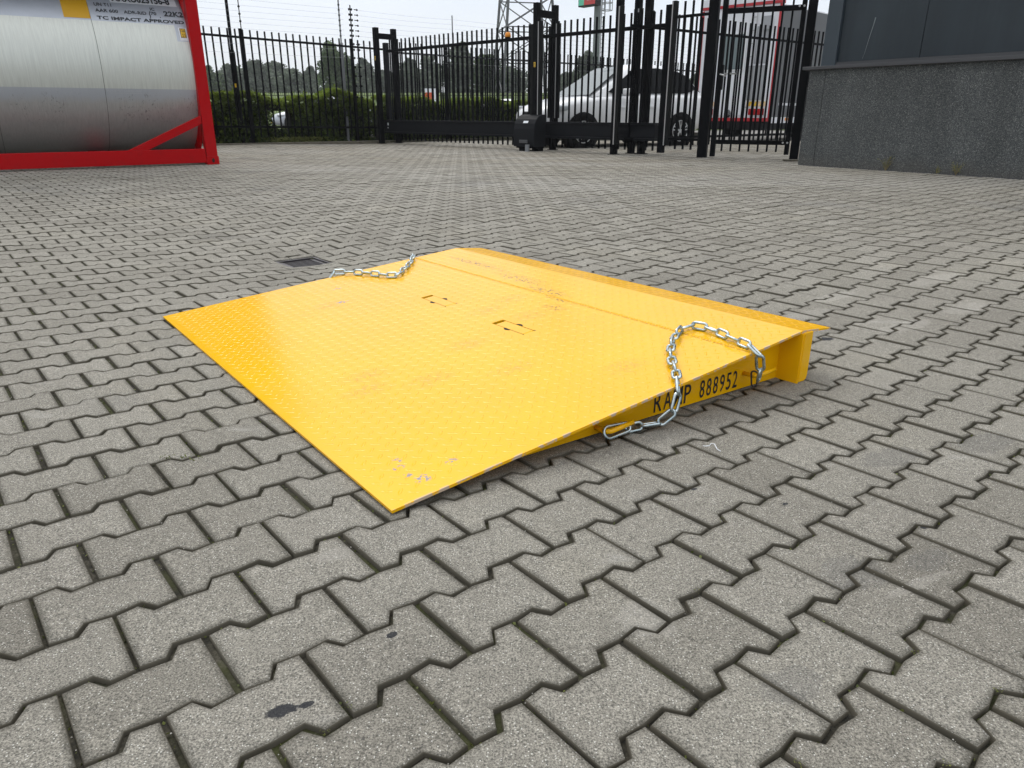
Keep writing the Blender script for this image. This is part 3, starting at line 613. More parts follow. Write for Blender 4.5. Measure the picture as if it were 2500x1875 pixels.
# grit: pale grains lying loose
C = [(x, y, float(gz(x, y))+.001) for x, y in zip(RNG.uniform(-1.6, 1.8, 700), RNG.uniform(.5, 2.6, 700))]
for _ in range(5200):
    k = RNG.integers(-14, 60); i = RNG.integers(-14, 40)
    if RNG.random() < .5: a = OX+(i+(0 if k % 2 == 0 else .5))*BL+RNG.normal(0, .002); bb = OY+k*RP+RNG.uniform(-.078, .078)
    else: a = OX+(i+RNG.random())*BL; bb = OY+(k+.5)*RP+RNG.choice([-.011, .011])+RNG.normal(0, .001)
    X_, Y_ = lat2w(a, bb)
    if .4 < Y_ < 3.6 and abs(X_) < .75*Y_+.3: C.append((X_, Y_, float(gz(X_, Y_))-RNG.uniform(.002, .009)))
b = MB()
for c_ in C:
    r = RNG.uniform(.0006, .0017); b.add([(c_[0]-r, c_[1], c_[2]), (c_[0], c_[1]-r, c_[2]), (c_[0]+r, c_[1], c_[2]), (c_[0], c_[1]+r, c_[2]), (c_[0], c_[1], c_[2]+r)], [(0, 1, 4), (1, 2, 4), (2, 3, 4), (3, 0, 4)])
tag(b.build('grit', mat('grit', (.42, .40, .36), .9)), kind='stuff')

# ---------------------------------------------------------------- tank container at the left
tk = empty('tank_container', (-4.37355, 11.30627, ZF), math.atan2(.56596, .82443), 'silver tank container in a bright red steel frame standing on the paving at the left', 'tank container')
LEN, WID, HGT = 6.06, 2.44, 2.59
def rb(name, fn, mt=m_red, par=tk, bv=.006):
    b = MB(); fn(b); o = b.build(name, mt, par); 
    if bv: bevel(o, bv)
    return o
for (sx, yy_) in ((0, 0), (0, WID), (-LEN, 0), (-LEN, WID)):
    x0 = sx if sx < 0 else -.165; y0 = yy_ if yy_ == 0 else WID-.16
    rb('corner_post', lambda b: b.bbox((x0+.003, y0+.004, .118), (x0+.158, y0+.15, HGT-.12)))
    for z0 in (0, HGT-.118):
        b = MB(); b.bbox((x0-.006, y0-.003, z0), (x0+.168, y0+.16, z0+.118))
        o = b.build('corner_casting', m_red, tk); bevel(o, .004)
        if z0 == 0:
            h = MB(); yf = y0-.0045 if yy_ == 0 else y0+.1615
            h.add([(x0+.085+.020*math.cos(a), yf, .058+.032*math.sin(a)) for a in np.linspace(0, 2*math.pi, 17)[:-1]], [tuple(range(16))]); hh = h.build('casting_hole', m_hole, o)
            h = MB(); xf = x0+.1695 if sx == 0 else x0-.0075
            h.add([(xf, y0+.08+.02*math.cos(a), .058+.032*math.sin(a)) for a in np.linspace(0, 2*math.pi, 17)[:-1]], [tuple(range(16))]); h.build('casting_hole', m_hole, o)
for y0 in (0, WID-.08):
    rb('side_rail', lambda b: b.bbox((-LEN+.17, y0+.006, .028), (-.172, y0+.08, .225)))
    rb('top_rail', lambda b: b.bbox((-LEN+.17, y0+.006, HGT-.10), (-.172, y0+.08, HGT-.01)))
for x0 in (-.15, -LEN+.02):
    rb('end_rail', lambda b: b.bbox((x0, .165, .03), (x0+.13, WID-.165, .2))); rb('end_rail', lambda b: b.bbox((x0, .165, HGT-.14), (x0+.13, WID-.165, HGT-.01)))
for sg, xo in ((1, 0), (-1, -LEN)):
    for y0 in (.012, WID-.09):
        for zt, zb, sgn in ((.630, .222, 1),):
            P = [(xo-sg*.168, zt+.052), (xo-sg*.168, zt-.060), (xo-sg*.93, .2255), (xo-sg*1.19, .2255)]
            b = MB(); b.add([(p[0], y0, p[1]) for p in P]+[(p[0], y0+.075, p[1]) for p in P], [(0, 1, 2, 3)[::sg], (7, 6, 5, 4)[::sg], (0, 4, 5, 1), (1, 5, 6, 2), (2, 6, 7, 3), (3, 7, 4, 0)]); bevel(b.build('brace', m_red, tk), .004)
for xx in (-.16, -LEN+.02):
    for y0, y1 in ((.16, .75), (WID-.16, WID-.75)):
        b = MB(); b.bar((xx+.05, y0, .75), (xx+.05, y1, .22), .08, .08); b.build('brace', m_red, tk); b = MB(); b.bar((xx+.05, y0, HGT-.7), (xx+.05, y1, HGT-.12), .08, .08); b.build('brace', m_red, tk)
for xx in (-1.5, -LEN+1.5):
    b = MB(); b.bbox((xx-.1, .35, .03), (xx+.1, WID-.35, .2)); b.build('saddle', m_red, tk)
RT, YC, ZC = 1.16, 1.22, 1.32
prof = [(-.30, .2), (-.16, .72), (-.115, .97), (-.095, 1.08), (-.10, 1.13), (-.118, RT), (-.16, RT)]
xs = [p[0] for p in prof]+list(np.linspace(-.30, -LEN+.30, 26))+[-LEN-p[0] for p in prof[::-1]]; rs = [p[1] for p in prof]+[RT]*26+[p[1] for p in prof[::-1]]
b = MB(); nn = 96; V = []; F = []
for x, r in zip(xs, rs):
    for k in range(nn):
        a = 2*math.pi*k/nn; dent = 0
        V.append((x, YC-(r+dent)*math.cos(a), ZC+(r+dent)*math.sin(a)))
for i in range(len(xs)-1):
    for k in range(nn): F.append((i*nn+k, i*nn+(k+1) % nn, (i+1)*nn+(k+1) % nn, (i+1)*nn+k))
F += [tuple(range(nn))[::-1], tuple((len(xs)-1)*nn+k for k in range(nn))]
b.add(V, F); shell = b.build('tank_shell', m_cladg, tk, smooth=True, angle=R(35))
def cylpt(x, z, off=.003):
    r = RT+off; return (x, YC-math.sqrt(max(r*r-(z-ZC)**2, 0)), z)
def seamring(x):
    b = MB(); pts = [(x+.001*math.sin(a*9), YC-(RT+.0008)*math.cos(a), ZC+(RT+.0008)*math.sin(a)) for a in np.linspace(-1.55, 1.55, 120)]
    b.tube(pts, .0028, 4); return b.build('cladding_seam', mat('seam_sealant', (.12, .12, .11), .8), shell)
seamring(-1.336); seamring(-2.62); seamring(-3.9); seamring(-5.1)
def cyl_patch(x0, x1, z0, z1, m, name, off=.0022, par=None, nx=2, nz_=12):
    b = MB(); a0, a1 = math.asin((z0-ZC)/RT), math.asin((z1-ZC)/RT); r = RT+off; V = []
    for j in range(nz_+1):
        a = a0+(a1-a0)*j/nz_
        for i in range(nx+1): V.append((x0+(x1-x0)*i/nx, YC-r*math.cos(a), ZC+r*math.sin(a)))
    b.add(V, [(j*(nx+1)+i, j*(nx+1)+i+1, (j+1)*(nx+1)+i+1, (j+1)*(nx+1)+i) for j in range(nz_) for i in range(nx)]); return b.build(name, m, par or shell, smooth=True)
def cyl_text(txt, x0, x1, z0, z1, bold=.015, m=m_txt, off=.0055, par=None):
    me, v = fit_text(txt, 0, 1, 0, 1, bold); a0, a1 = math.asin((z0-ZC)/RT), math.asin((z1-ZC)/RT); r = RT+off
    a = a0+(a1-a0)*v[:, 1]; v2 = np.stack([x0+(x1-x0)*v[:, 0], YC-r*np.cos(a), ZC+r*np.sin(a)], 1); return link_text(me, v2, m, par or shell)
cyl_patch(-1.648, -1.336, 1.893, 2.35, m_orange, 'orange_decal')
cyl_patch(-1.05, -.20, 2.125, 2.30, m_white, 'decal_panel')
cyl_text('XXXU023156-8', -1.028, -.285, 2.140, 2.232, .03, off=.0062)
cyl_text('UN T11', -1.256, -1.048, 2.062, 2.106, .02)
cyl_text('AAR 600', -1.26, -.985, 1.985, 2.028); cyl_text('ADR-RID', -.915, -.634, 1.985, 2.026); cyl_text('70', -.578, -.505, 1.988, 2.030); cyl_text('IC', -.57, -.515, 2.047, 2.088)
b = MB(); b.tube([cylpt(-.595+dx_, zz, .004) for dx_, zz in ((.012, 2.035), (0, 2.0), (.006, 1.97), (-.004, 1.945))], .006, 5); b.build('paint_mark', m_txt, shell)
cyl_text('.', -.472, -.458, 1.955, 1.968); cyl_text('22K2', -.41, -.155, 1.984, 2.052, .032)
cyl_text('TC IMPACT APPROVED', -1.262, -.17, 1.890, 1.934, .028)
cyl_patch(-.272, -.163, 1.672, 1.842, m_white, 'weight_sticker'); cyl_patch(-.256, -.180, 1.708, 1.832, m_txt, 'sticker_border', .0034); cyl_patch(-.250, -.186, 1.714, 1.826, m_yst, 'sticker_face', .0046)
cyl_text('12,6', -.245, -.190, 1.780, 1.818, .01, off=.0068); cyl_text('2 5', -.235, -.190, 1.722, 1.758, .01, off=.0068)
cyl_text('PLEASE PUT LABELS HERE', -1.313, -.885, .990, 1.018, .0, m_faint, .004)
cyl_patch(-1.30, -.88, .972, .977, m_faint, 'faded_underline')
b = MB(); b.bbox((-2.4, .18, .225), (-2.3, .3, .9)); 

bx_ = empty('shipping_container', (tk.location.x, tk.location.y, ZF+2.595), tk.rotation_euler.z, 'dark blue corrugated box container stacked on top of the red framed tank container', 'shipping container')
m_nav = mat('dark_blue_container', (.012, .016, .024), .6, spec=.1)
for (x0, y0) in ((-.165, 0), (-.165, WID-.16), (-LEN, 0), (-LEN, WID-.16)):
    b = MB(); b.bbox((x0+.003, y0+.003, .118), (x0+.162, y0+.157, HGT-.118)); b.build('corner_post', m_nav, bx_)
    for z0 in (0, HGT-.118): b = MB(); b.bbox((x0, y0, z0), (x0+.165, y0+.16, z0+.118)); b.build('corner_casting', m_nav, bx_)
for y0 in (.005, WID-.065):
    for z0 in (.02, HGT-.09): b = MB(); b.bbox((-LEN+.168, y0, z0), (-.168, y0+.06, z0+.08)); b.build('side_rail', m_nav, bx_)
    b = MB(); V = []; n_ = 0; x = -LEN+.17; yc_ = y0+.03; k = 0
    while x < -.17: V += [(x, yc_+(.018 if (k//2) % 2 else -.018), .1), (x, yc_+(.018 if (k//2) % 2 else -.018), HGT-.09)]; x += (.07 if k % 2 == 0 else .04); k += 1
    b.add(V, [(2*i, 2*i+1, 2*i+3, 2*i+2) for i in range(k-1)]); b.build('side_panel', m_nav, bx_)
for x0 in (-.12, -LEN+.06): b = MB(); b.bbox((x0, .162, .02), (x0+.05, WID-.162, HGT-.01)); b.build('end_wall', m_nav, bx_)
b = MB(); b.bbox((-LEN+.115, .07, HGT-.05), (-.125, WID-.07, HGT-.03)); b.build('roof', m_nav, bx_); b = MB(); b.bbox((-LEN+.115, .07, .1), (-.125, WID-.07, .13)); b.build('floor', m_nav, bx_)
# ---------------------------------------------------------------- building at the right
BA = math.atan2(-.8268, .5625)
bl = empty('warehouse', (4.36, 10.95, ZF), BA, 'dark warehouse wall with a pebble dash plinth and slate blue panels at the right', 'building')
S1 = 14.
b = MB(); b.bbox((.004, .0, -.2), (S1, .3, 1.285)); b.build('plinth', m_pl, bl)
b = MB(); b.bbox((-.255, .001, -.2), (-.004, 5., 1.284)); b.build('plinth_corner', m_pl, bl)
b = MB(); b.bbox((-.004, .012, -.2), (.004, .2, 1.284)); b.build('plinth_joint', m_hole, bl)
b = MB(); b.bbox((-.34, -.06, 1.286), (S1, .5, 1.328)); bevel(b.build('ledge', m_led, bl), .004)
b = MB(); b.bbox((.105, .045, 1.328), (S1, .055, 1.362)); b.bbox((.105, .055, 1.352), (S1, .075, 1.372)); b.build('flashing', m_led, bl)
b = MB(); b.bbox((-.115, .03, 1.329), (.098, 4.8, 6.5)); bevel(b.build('corner_trim', mat('corner_trim_blue', (.036, .050, .062), .45), bl), .004)
xs_ = [.102, 1.2365, 2.4265, 3.6165, 4.8065, 5.9965, 7.19, 8.4, S1]
for i in range(len(xs_)-1):
    b = MB(); b.bbox((xs_[i]+.004, .075, 1.373), (xs_[i+1]-.004, .30, 6.5)); bevel(b.build('wall_panel', m_pan, bl), .003)
b = MB(); b.bbox((.2, .12, 1.4), (S1, .35, 6.4)); b.build('wall_core', m_hole, bl)
b = MB(); b.bbox((-.2, -.1, 6.5), (S1, 5., 6.65)); b.build('roof_edge', m_led, bl)
b = MB(); pts = [(.568, .073, 1.885), (.555, .073, 1.80), (.533, .073, 1.70), (.510, .073, 1.58), (.49, .073, 1.47), (.468, .073, 1.395)]; b.tube(pts, .004, 4, rs=[.007, .0055, .004, .003, .002, .0015]); b.build('scratch', mat('bare_scratch', (.20, .23, .24), .6), bl)
# gravel strip and weeds at the foot of the wall
T = bl.matrix_basis.copy(); Wl = lambda s, n_: (4.36+.5625*s+.8268*n_, 10.95-.8268*s+.5625*n_)
b = MB()
for i in range(1500):
    s = RNG.uniform(-.2, 7.); q = -abs(RNG.normal(0, .035))-.004; x, y = Wl(s, q); r = RNG.uniform(.004, .014); z0 = float(gz(x, y))
    b.add([(x-r, y, z0), (x, y-r, z0), (x+r, y, z0), (x, y+r, z0), (x, y, z0+r*.9)], [(0, 1, 4), (1, 2, 4), (2, 3, 4), (3, 0, 4)])
tag(b.build('gravel', mat('dark_gravel', (.045, .047, .05), .9)), kind='stuff')
def wallweed(s, h, w_, n_, label):
    x, y = Wl(s, -.05); z0 = float(gz(x, y)); e = empty('weed', (x, y, z0), 0, label, 'weed', 'dry weeds at the foot of the warehouse wall')
    b = MB(); C = []
    for i in range(n_):
        a = RNG.uniform(0, 6.28); q = RNG.uniform(.2, 1)*w_; hh = RNG.uniform(.4, 1)*h; tip = Vector((q*math.cos(a), q*math.sin(a)*.35-.02, hh)); mid = tip*.5+Vector((0, 0, hh*.15))
        b.tube([(0, 0, 0), mid, tip], .0014, 3, cap=False)
        for t in np.linspace(.3, 1, 6):
            p = mid.lerp(tip, (t-.5)*2) if t > .5 else Vector((0, 0, 0)).lerp(mid, t*2); C.append(tuple(p+Vector(RNG.normal(0, .008, 3))))
    b.build('stems', m_weedst, e); leaf_obj('leaves', C, RNG.uniform(.01, .024, len(C)), RNG.uniform(.2, 1, len(C)), m_weed, e, .4)
m_weedst = mat('weed_stem', (.22, .17, .07), .8)
wallweed(1.12, .20, .14, 16, 'dry yellow weed at the foot of the warehouse plinth, nearest the gate'); wallweed(1.78, .10, .06, 9, 'small low weed between the two larger weeds at the plinth'); wallweed(2.02, .18, .13, 16, 'dry weed by the plinth at the right edge of the picture')
# flat stone at the gate post
b = MB(); b.bbox((-.18, -.05, 0), (.18, .07, .025)); o = b.build('kerb_stone', m_kerb); o.location = (4.50, 12.05, float(gz(4.5, 12.05))); o.rotation_euler = (0, 0, R(-12)); bevel(o, .006); tag(o, 'mossy flat kerb stone on the paving at the foot of the right gate post', 'kerb stone')

# ---------------------------------------------------------------- sliding gate and posts
GA = Vector((-3.05, 19.25, ZF)); gd = Vector((.7133, -.7009, 0)); gn = Vector((.7009, .7133, 0)); GR = math.atan2(gd.y, gd.x)
def gp(s, n_=0., z=0.): return GA+gd*s+gn*n_+Vector((0, 0, z))
gt = empty('sliding_gate', GA, GR, 'long black cantilever sliding gate with vertical bars above a heavy bottom beam', 'gate')
b = MB(); b.bbox((-.16, -.06, .285), (7.9, .06, .52)); b.bbox((-.16, -.085, .245), (7.9, .085, .284)); b.bbox((-.16, -.085, .521), (7.9, .085, .552)); bevel(b.build('bottom_beam', m_blk2, gt), .004)
b = MB(); b.bbox((.02, -.03, 2.085), (7.96, .03, 2.145)); b.build('top_rail', m_blk, gt)
b = MB(); s = .16
while s < 7.85:
    if not (4.85 < s < 4.9): b.bbox((s-.014, -.014, .552), (s+.014, .014, 2.36)); b.bbox((s-.014, -.014, .08), (s+.014, .014, .245))
    s += .1535
b.build('bars', m_blk, gt)
b = MB(); b.bbox((-.06, -.05, .56), (.05, .05, 2.30)); b.build('tail_post', m_blk2, gt)
b = MB(); b.bbox((7.96, -.05, .05), (8.06, .05, 2.42)); b.build('end_post', m_blk, gt)
b = MB(); b.bbox((8.075, -.055, .18), (8.15, .045, 2.47)); bevel(b.build('safety_edge', m_rub, gt), .01)
b = MB(); b.bbox((8.085, -.062, .18), (8.105, -.0555, 2.46)); b.build('edge_strip', m_alu, gt)
b = MB(); b.bbox((-.02, -.0635, .43), (.03, -.0605, .49)); b.bbox((-.015, -.0635, .36), (.01, -.0605, .39)); b.build('rating_sticker', m_white, gt)
# flashing light on the gate
bc = empty('warning_beacon', gp(4.16, 0, 2.146), GR, 'small orange warning beacon on top of the sliding gate rail', 'beacon')
b = MB(); b.tube([(0, 0, 0), (0, 0, .02)], .055, 12); b.build('base', m_blk, bc)
b = MB(); b.tube([(0, 0, .021), (0, 0, .05), (0, 0, .10), (0, 0, .115)], .05, 14, rs=[.06, .06, .052, .03]); b.build('lens', m_amb, bc, smooth=True)
def sticker(par, c, n_dir, w_=.045, h=.09):
    b = MB(); x, y, z = c; b.bbox((x-w_/2, y-.0015, z-h/2), (x+w_/2, y, z+h/2)); o = b.build('warning_sticker', m_yst, par)
    b = MB(); b.add([(x-w_*.32, y-.003, z-.002), (x+w_*.32, y-.003, z-.002), (x, y-.003, z+h*.38)], [(0, 1, 2)]); b.bbox((x-w_*.3, y-.003, z-h*.38), (x+w_*.3, y-.0017, z-h*.22)); b.build('warning_symbol', m_txt, o)
def portal(s, half, h, wd, label, stick=None, strips=False, h2=None):
    e = empty('gate_portal', gp(s), GR, label, 'gate post', 'steel guide posts straddling the sliding gate')
    for sg in (-1, 1):
        b = MB(); b.bbox((-wd/2, sg*half-wd/2, -.03), (wd/2, sg*half+wd/2, h)); o = bevel(b.build('post', m_blk, e), .004)
        b = MB(); b.bbox((-wd*.75, sg*half-wd*.75, -.02), (wd*.75, sg*half+wd*.75, .012)); b.build('foot_plate', m_blk, e)
    b = MB(); b.bbox((-wd*.42, -half+wd/2, h-.24), (wd*.42, half-wd/2, h-.12)); b.build('crossbar', m_blk, e)
    if strips:
        for sg in (-1, 1):
            b = MB(); b.bbox((wd/2+.01, sg*half-.04, .62), (wd/2+.085, sg*half+.04, 2.36)); bevel(b.build('safety_edge', m_rub, e), .01)
            b = MB(); b.bbox((wd/2+.018, sg*half-.048, .62), (wd/2+.036, sg*half-.0405, 2.35)); b.build('edge_strip', m_alu, e)
            b = MB(); b.bbox((-wd/2-.085, sg*half-.035, .62), (-wd/2-.01, sg*half+.035, 2.32)); bevel(b.build('safety_edge', m_rub, e), .01)
    if stick: sticker(e, (.0, -half-wd/2-.001, stick), 0)
    return e
portal(-.02, .26, 2.62, .11, 'black guide portal at the tail end of the sliding gate, next to the hedge', 1.95)
portal(5.20, .26, 2.68, .105, 'black guide portal rising behind the gate motor', 1.60, True)
portal(7.17, .27, 3.35, .105, 'tallest black portal where the gate bars end, right of the motor', None, False)
e = empty('gate_post', gp(7.40, .27), GR, 'single tall black post behind the sliding gate beside the tallest portal', 'gate post')
b = MB(); b.bbox((-.055, -.055, -.03), (.055, .055, 3.3)); b.build('post', m_blk, e); b = MB(); b.bbox((-.09, -.09, -.02), (.09, .09, .012)); b.build('foot_plate', m_blk, e)
# rubber safety edges standing on the portal legs
for (s, n_, z1) in ((7.27, -.36, 2.44), (7.27, .20, 2.45)):
    e = empty('safety_edge', gp(s, n_), GR, 'black rubber safety edge with a pale strip on the %s leg of the tallest portal' % ('front' if n_ < 0 else 'rear'), 'safety edge', 'rubber edges on the tallest portal')
    b = MB(); b.bbox((-.04, -.035, .18), (.04, .035, z1)); bevel(b.build('rubber', m_rub, e), .01); b = MB(); b.bbox((-.032, -.044, .18), (-.012, -.0355, z1-.01)); b.build('edge_strip', m_alu, e)
# motor housing
mo = empty('gate_motor', gp(4.86, -.55), GR, 'dark rounded motor housing of the sliding gate with a small white label', 'gate motor')
prof = [(0, .09), (0, .30), (.006, .42), (.03, .52), (.075, .60), (.14, .655), (.23, .685), (.34, .69), (.34, .09)]
b = MB(); n_ = len(prof); b.add([(0, y, z) for y, z in prof]+[(.56, y, z) for y, z in prof], [tuple(range(n_)), tuple(range(n_, 2*n_))[::-1]]+[(i, n_+i, n_+(i+1) % n_, (i+1) % n_) for i in range(n_)])
bevel(b.build('housing', m_blk2, mo), .006)
b = MB(); b.bbox((.18, -.03, .155), (.40, -.002, .215)); bevel(b.build('handle', mat('grey_plastic', (.07, .072, .075), .6), mo), .008)
b = MB(); b.add([(.25, .0185, .528), (.38, .0185, .528), (.38, .043, .568), (.25, .043, .568)], [(0, 1, 2, 3)]); o = b.build('label_plate', m_white, mo); o.location = (0, -.006, .004)
b = MB(); b.bbox((.06, .10, -.03), (.17, .2, .088)); b.bbox((.02, .06, .055), (.54, .32, .088)); b.bbox((.44, .15, -.03), (.54, .3, .055)); b.build('base', m_blk, mo)
b = MB(); b.tube([(.43, -.05, -.05), (.43, -.05, .13)], .045, 12); b.build('conduit', mat('grey_conduit', (.20, .21, .22), .5), mo, smooth=True, angle=R(40))

# ---------------------------------------------------------------- fences
def bar_fence(name, A, B, label, h=2.39, sp=.165, posts=(), postw=.06, rails=(.33, 2.14), off=.08, group=None, thin=.028, z0=None, gap=()):
    A, B = Vector(A), Vector(B); d = B-A; Ln = math.hypot(d.x, d.y); rz = math.atan2(d.y, d.x); zA = A.z if z0 is None else z0
    e = empty(name, A, rz, label, 'fence', group); pit = (B.z-A.z)/Ln; zz = lambda s: s*pit
    b = MB(); s = off
    while s < Ln-.02:
        if not any(abs(s-p) < postw for p in posts): b.bbox((s-thin/2, -thin/2, zz(s)+.12), (s+thin/2, thin/2, zz(s)+h))
        s += sp
    b.build('bars', m_blk, e)
    for r in rails:
        b = MB(); b.bar((0, -.030, r), (Ln, -.030, r+zz(Ln)), .020, .045); b.build('rail', m_blk, e)
    for p in posts:
        b = MB(); b.bbox((p-postw/2, -.045-postw/2, zz(p)-.15), (p+postw/2, -.045+postw/2, zz(p)+h+.01)); o = b.build('post', m_blk, e)
        b = MB(); b.bbox((p-.05, -.045-postw/2-.01, zz(p)+.1), (p+.05, -.045+postw/2+.01, zz(p)+.13)); b.build('clamp', m_blk, o)
    return e
FL0, FL1 = Vector((-8.2, 15.06, .20)), Vector((-3.20, 19.57, .09)); uL = (FL1-FL0).normalized()
bar_fence('bar_fence', FL0, FL1, 'black vertical bar fence in front of the hedge, between the red container and the gate', h=2.30, posts=(.42, 3.18, 5.86), sp=.166, off=.09)
bar_fence('bar_fence', (-2.9, 20.11, ZF), (12.0, 33.6, ZF), 'black bar fence running back behind the sliding gate and the white car', h=2.39, posts=(1.478, 4.33, 7.1, 9.9, 12.7, 15.5, 18.3), sp=.166)
bar_fence('bar_fence', (2.02, 13.52+.35, ZF), (8.75, 19.13, ZF), 'black bar fence in front of the red and white truck, behind the gate door', h=2.39, posts=(), sp=.1667, off=.13, rails=(.28, 2.13))
e = bar_fence('bar_fence', gp(8.17), gp(8.80), 'short black bar fence between the sliding gate end and the thick gate post', h=2.45, sp=.158, off=.13, rails=(.29, 2.22))
# pedestrian door in the fence
DA = Vector((3.28, 13.12, ZF)); dd = Vector((math.cos(R(-24)), math.sin(R(-24)), 0)); DZ = R(-24)
pd = empty('pedestrian_gate', DA, DZ, 'black barred pedestrian gate with a steel lever handle between two thick posts', 'gate')
b = MB(); b.bbox((.135, -.04, .02), (.215, .04, 2.75)); b.build('leaf_stile', m_blk, pd); b = MB(); b.bbox((1.335, -.04, .07), (1.405, .04, 2.75)); b.build('leaf_stile', m_blk, pd)
b = MB(); b.bbox((.2155, -.035, 2.215), (1.3345, .035, 2.29)); b.build('leaf_rail', m_blk, pd); b = MB(); b.bbox((.2155, -.035, .222), (1.3345, .035, .292)); b.build('leaf_rail', m_blk, pd)
b = MB()
for i in range(7):
    s = .322+i*.147; b.bbox((s-.014, -.014, .11), (s+.014, .014, 2.75))
b.build('bars', m_blk, pd)
b = MB(); b.bbox((.14, -.06, 1.08), (.235, .06, 1.46)); lk = b.build('lock_case', m_blk, pd)
b = MB(); b.tube([(.20, -.062, 1.315), (.20, -.11, 1.315), (.30, -.115, 1.285)], .014, 8); b.tube([(.25, .062, 1.33), (.25, .11, 1.33), (.42, .115, 1.33)], .012, 8); b.build('handle', mat('stainless_handle', (.5, .5, .49), .3, .9), lk, smooth=True)
b = MB()
for (s, z) in ((1.30, .26), (1.37, .26), (1.30, 2.27), (1.37, 2.27)): b.tube([(s, -.042, z), (s, -.05, z)], .016, 8)
b.build('bolt', m_alu, pd)
for (s, w_, lb) in ((.0, .155, 'thick black square post on the left of the pedestrian gate'), (1.495, .13, 'thick black post on the right of the pedestrian gate beside the warehouse')):
    P = DA+dd*s; e = empty('gate_post', P, DZ, lb, 'gate post', 'thick posts of the pedestrian gate')
    b = MB(); b.bbox((-w_/2, -w_/2, -.05), (w_/2, w_/2, 3.1)); bevel(b.build('post', m_blk, e), .005)
    b = MB(); b.bbox((w_/2, -.02, 1.1), (w_/2+.012, .02, 1.5)); b.build('strike_plate', m_blk2, e)
# kerb strip under the left fence
d = (FL1-FL0); rzL = math.atan2(d.y, d.x); b = MB(); nL = Vector((-math.sin(rzL), math.cos(rzL), 0)); ul = Vector((math.cos(rzL), math.sin(rzL), 0))
k0 = Vector((FL0.x, FL0.y, .11))-ul*3-nL*.10; k1 = Vector((FL1.x, FL1.y, .045))-nL*.10
b.bar(k0, k1, .12, .14); o = bevel(b.build('kerb', m_kerb), .01); tag(o, 'mossy concrete edging strip under the bar fence at the left', 'kerb')
b = MB(); b.bar(Vector((FL0.x, FL0.y, .03))-ul*3+nL*1.2, Vector((FL1.x, FL1.y, .0))+ul*14+nL*1.2, 2.4, .16); o = b.build('soil', m_sand); tag(o, kind='structure')

# security wires over the fence
ew = empty('security_wires', (-6.33, 16.74, ZF), R(41.95), 'security wires on insulated masts above and behind the bar fence', 'security wire')
WZ = [2.99-.112*i for i in range(6)]+[2.25, 2.13, 1.95, 1.75, 1.55, 1.33, 1.08]
def mast(s, n_, z0, z1, r=.014, ins=True, par=ew):
    b = MB(); b.tube([(s, n_, z0), (s, n_, z1)], r, 6); o = b.build('mast', m_blk, par)
    if ins:
        b = MB()
        for z in WZ:
            if z0-.05 < z < z1:
                b.tube([(s-.05, n_, z), (s+.05, n_, z)], .011, 5); b.tube([(s+.03, n_, z), (s+.042, n_, z)], .028, 6); b.tube([(s-.042, n_, z), (s-.03, n_, z)], .028, 6); b.tube([(s+.10, n_, z), (s+.17, n_, z)], .010, 5); b.tube([(s+.17, n_, z), (s+.19, n_, z)], .022, 6)
        b.build('insulator', m_blk, o)
mast(.69, -.045, 2.38, 4.3, .011, False)
for z in [2.55+.14*i for i in range(12)]:
    b = MB(); b.tube([(.69-.02, -.045, z), (.69+.02, -.045, z)], .018, 5); b.build('insulator', m_blk, ew)
mast(3.375, -.045, 1.0, 3.08, .016); mast(6.45, .05, 2.35, 3.10, .014, False)
for i, z in enumerate(WZ[:9]):
    b = MB(); zz_ = z
    for (s0_, s1_) in ((-3, 3.2), (3.56, 6.43), (6.47, 24)):
        n0 = 8; pts = [(s0_+(s1_-s0_)*t/n0, -.02, zz_-.02*(1-((t/n0-.5)*2)**2)) for t in range(n0+1)]; b.tube(pts, .0022, 3, cap=False)
    b.build('wire', m_wire, ew)
gpx = empty('lamp_post', (-6.33+.7435*.62-.4*.6687, 16.74+.6687*.62+.4*.7435, ZF), 0, 'tall slim black pole with a yellow sticker behind the left fence', 'pole')
b = MB(); b.tube([(0, 0, -.1), (0, 0, 1.95), (0, 0, 2.02), (0, 0, 5.5)], .03, 10, rs=[.055, .055, .034, .030]); b.build('shaft', m_blk, gpx, smooth=True, angle=R(40)); b = MB(); b.bbox((-.04, -.0595, 1.25), (.02, -.056, 1.33)); b.build('warning_sticker', m_yst, gpx)
gq = empty('lamp_post', (-6.33+.7435*3.36-.45*.6687, 16.74+.6687*3.36+.45*.7435, ZF), 0, 'slim grey galvanised pole behind the fence beside the insulator mast', 'pole')
b = MB(); b.tube([(0, 0, -.1), (0, 0, 2.3), (0, 0, 2.32), (0, 0, 5.5)], .03, 10, rs=[.038, .038, .018, .015]); b.build('shaft', m_gpole, gq, smooth=True, angle=R(40))
b = MB()
for z in WZ[:6]+[3.1]: b.tube([(-.02, 0, z+.03), (.02, 0, z+.03)], .022, 5)
b.build('insulator', m_blk, gq)
st_ = empty('stake', (-4.35, 20.6, ZF), 0, 'thin pale leaning stake behind the hedge', 'stake'); b = MB(); b.tube([(.02, 0, 0), (-.10, 0, 2.1)], .028, 7); b.build('rod', mat('pale_wood', (.30, .30, .28), .8), st_)

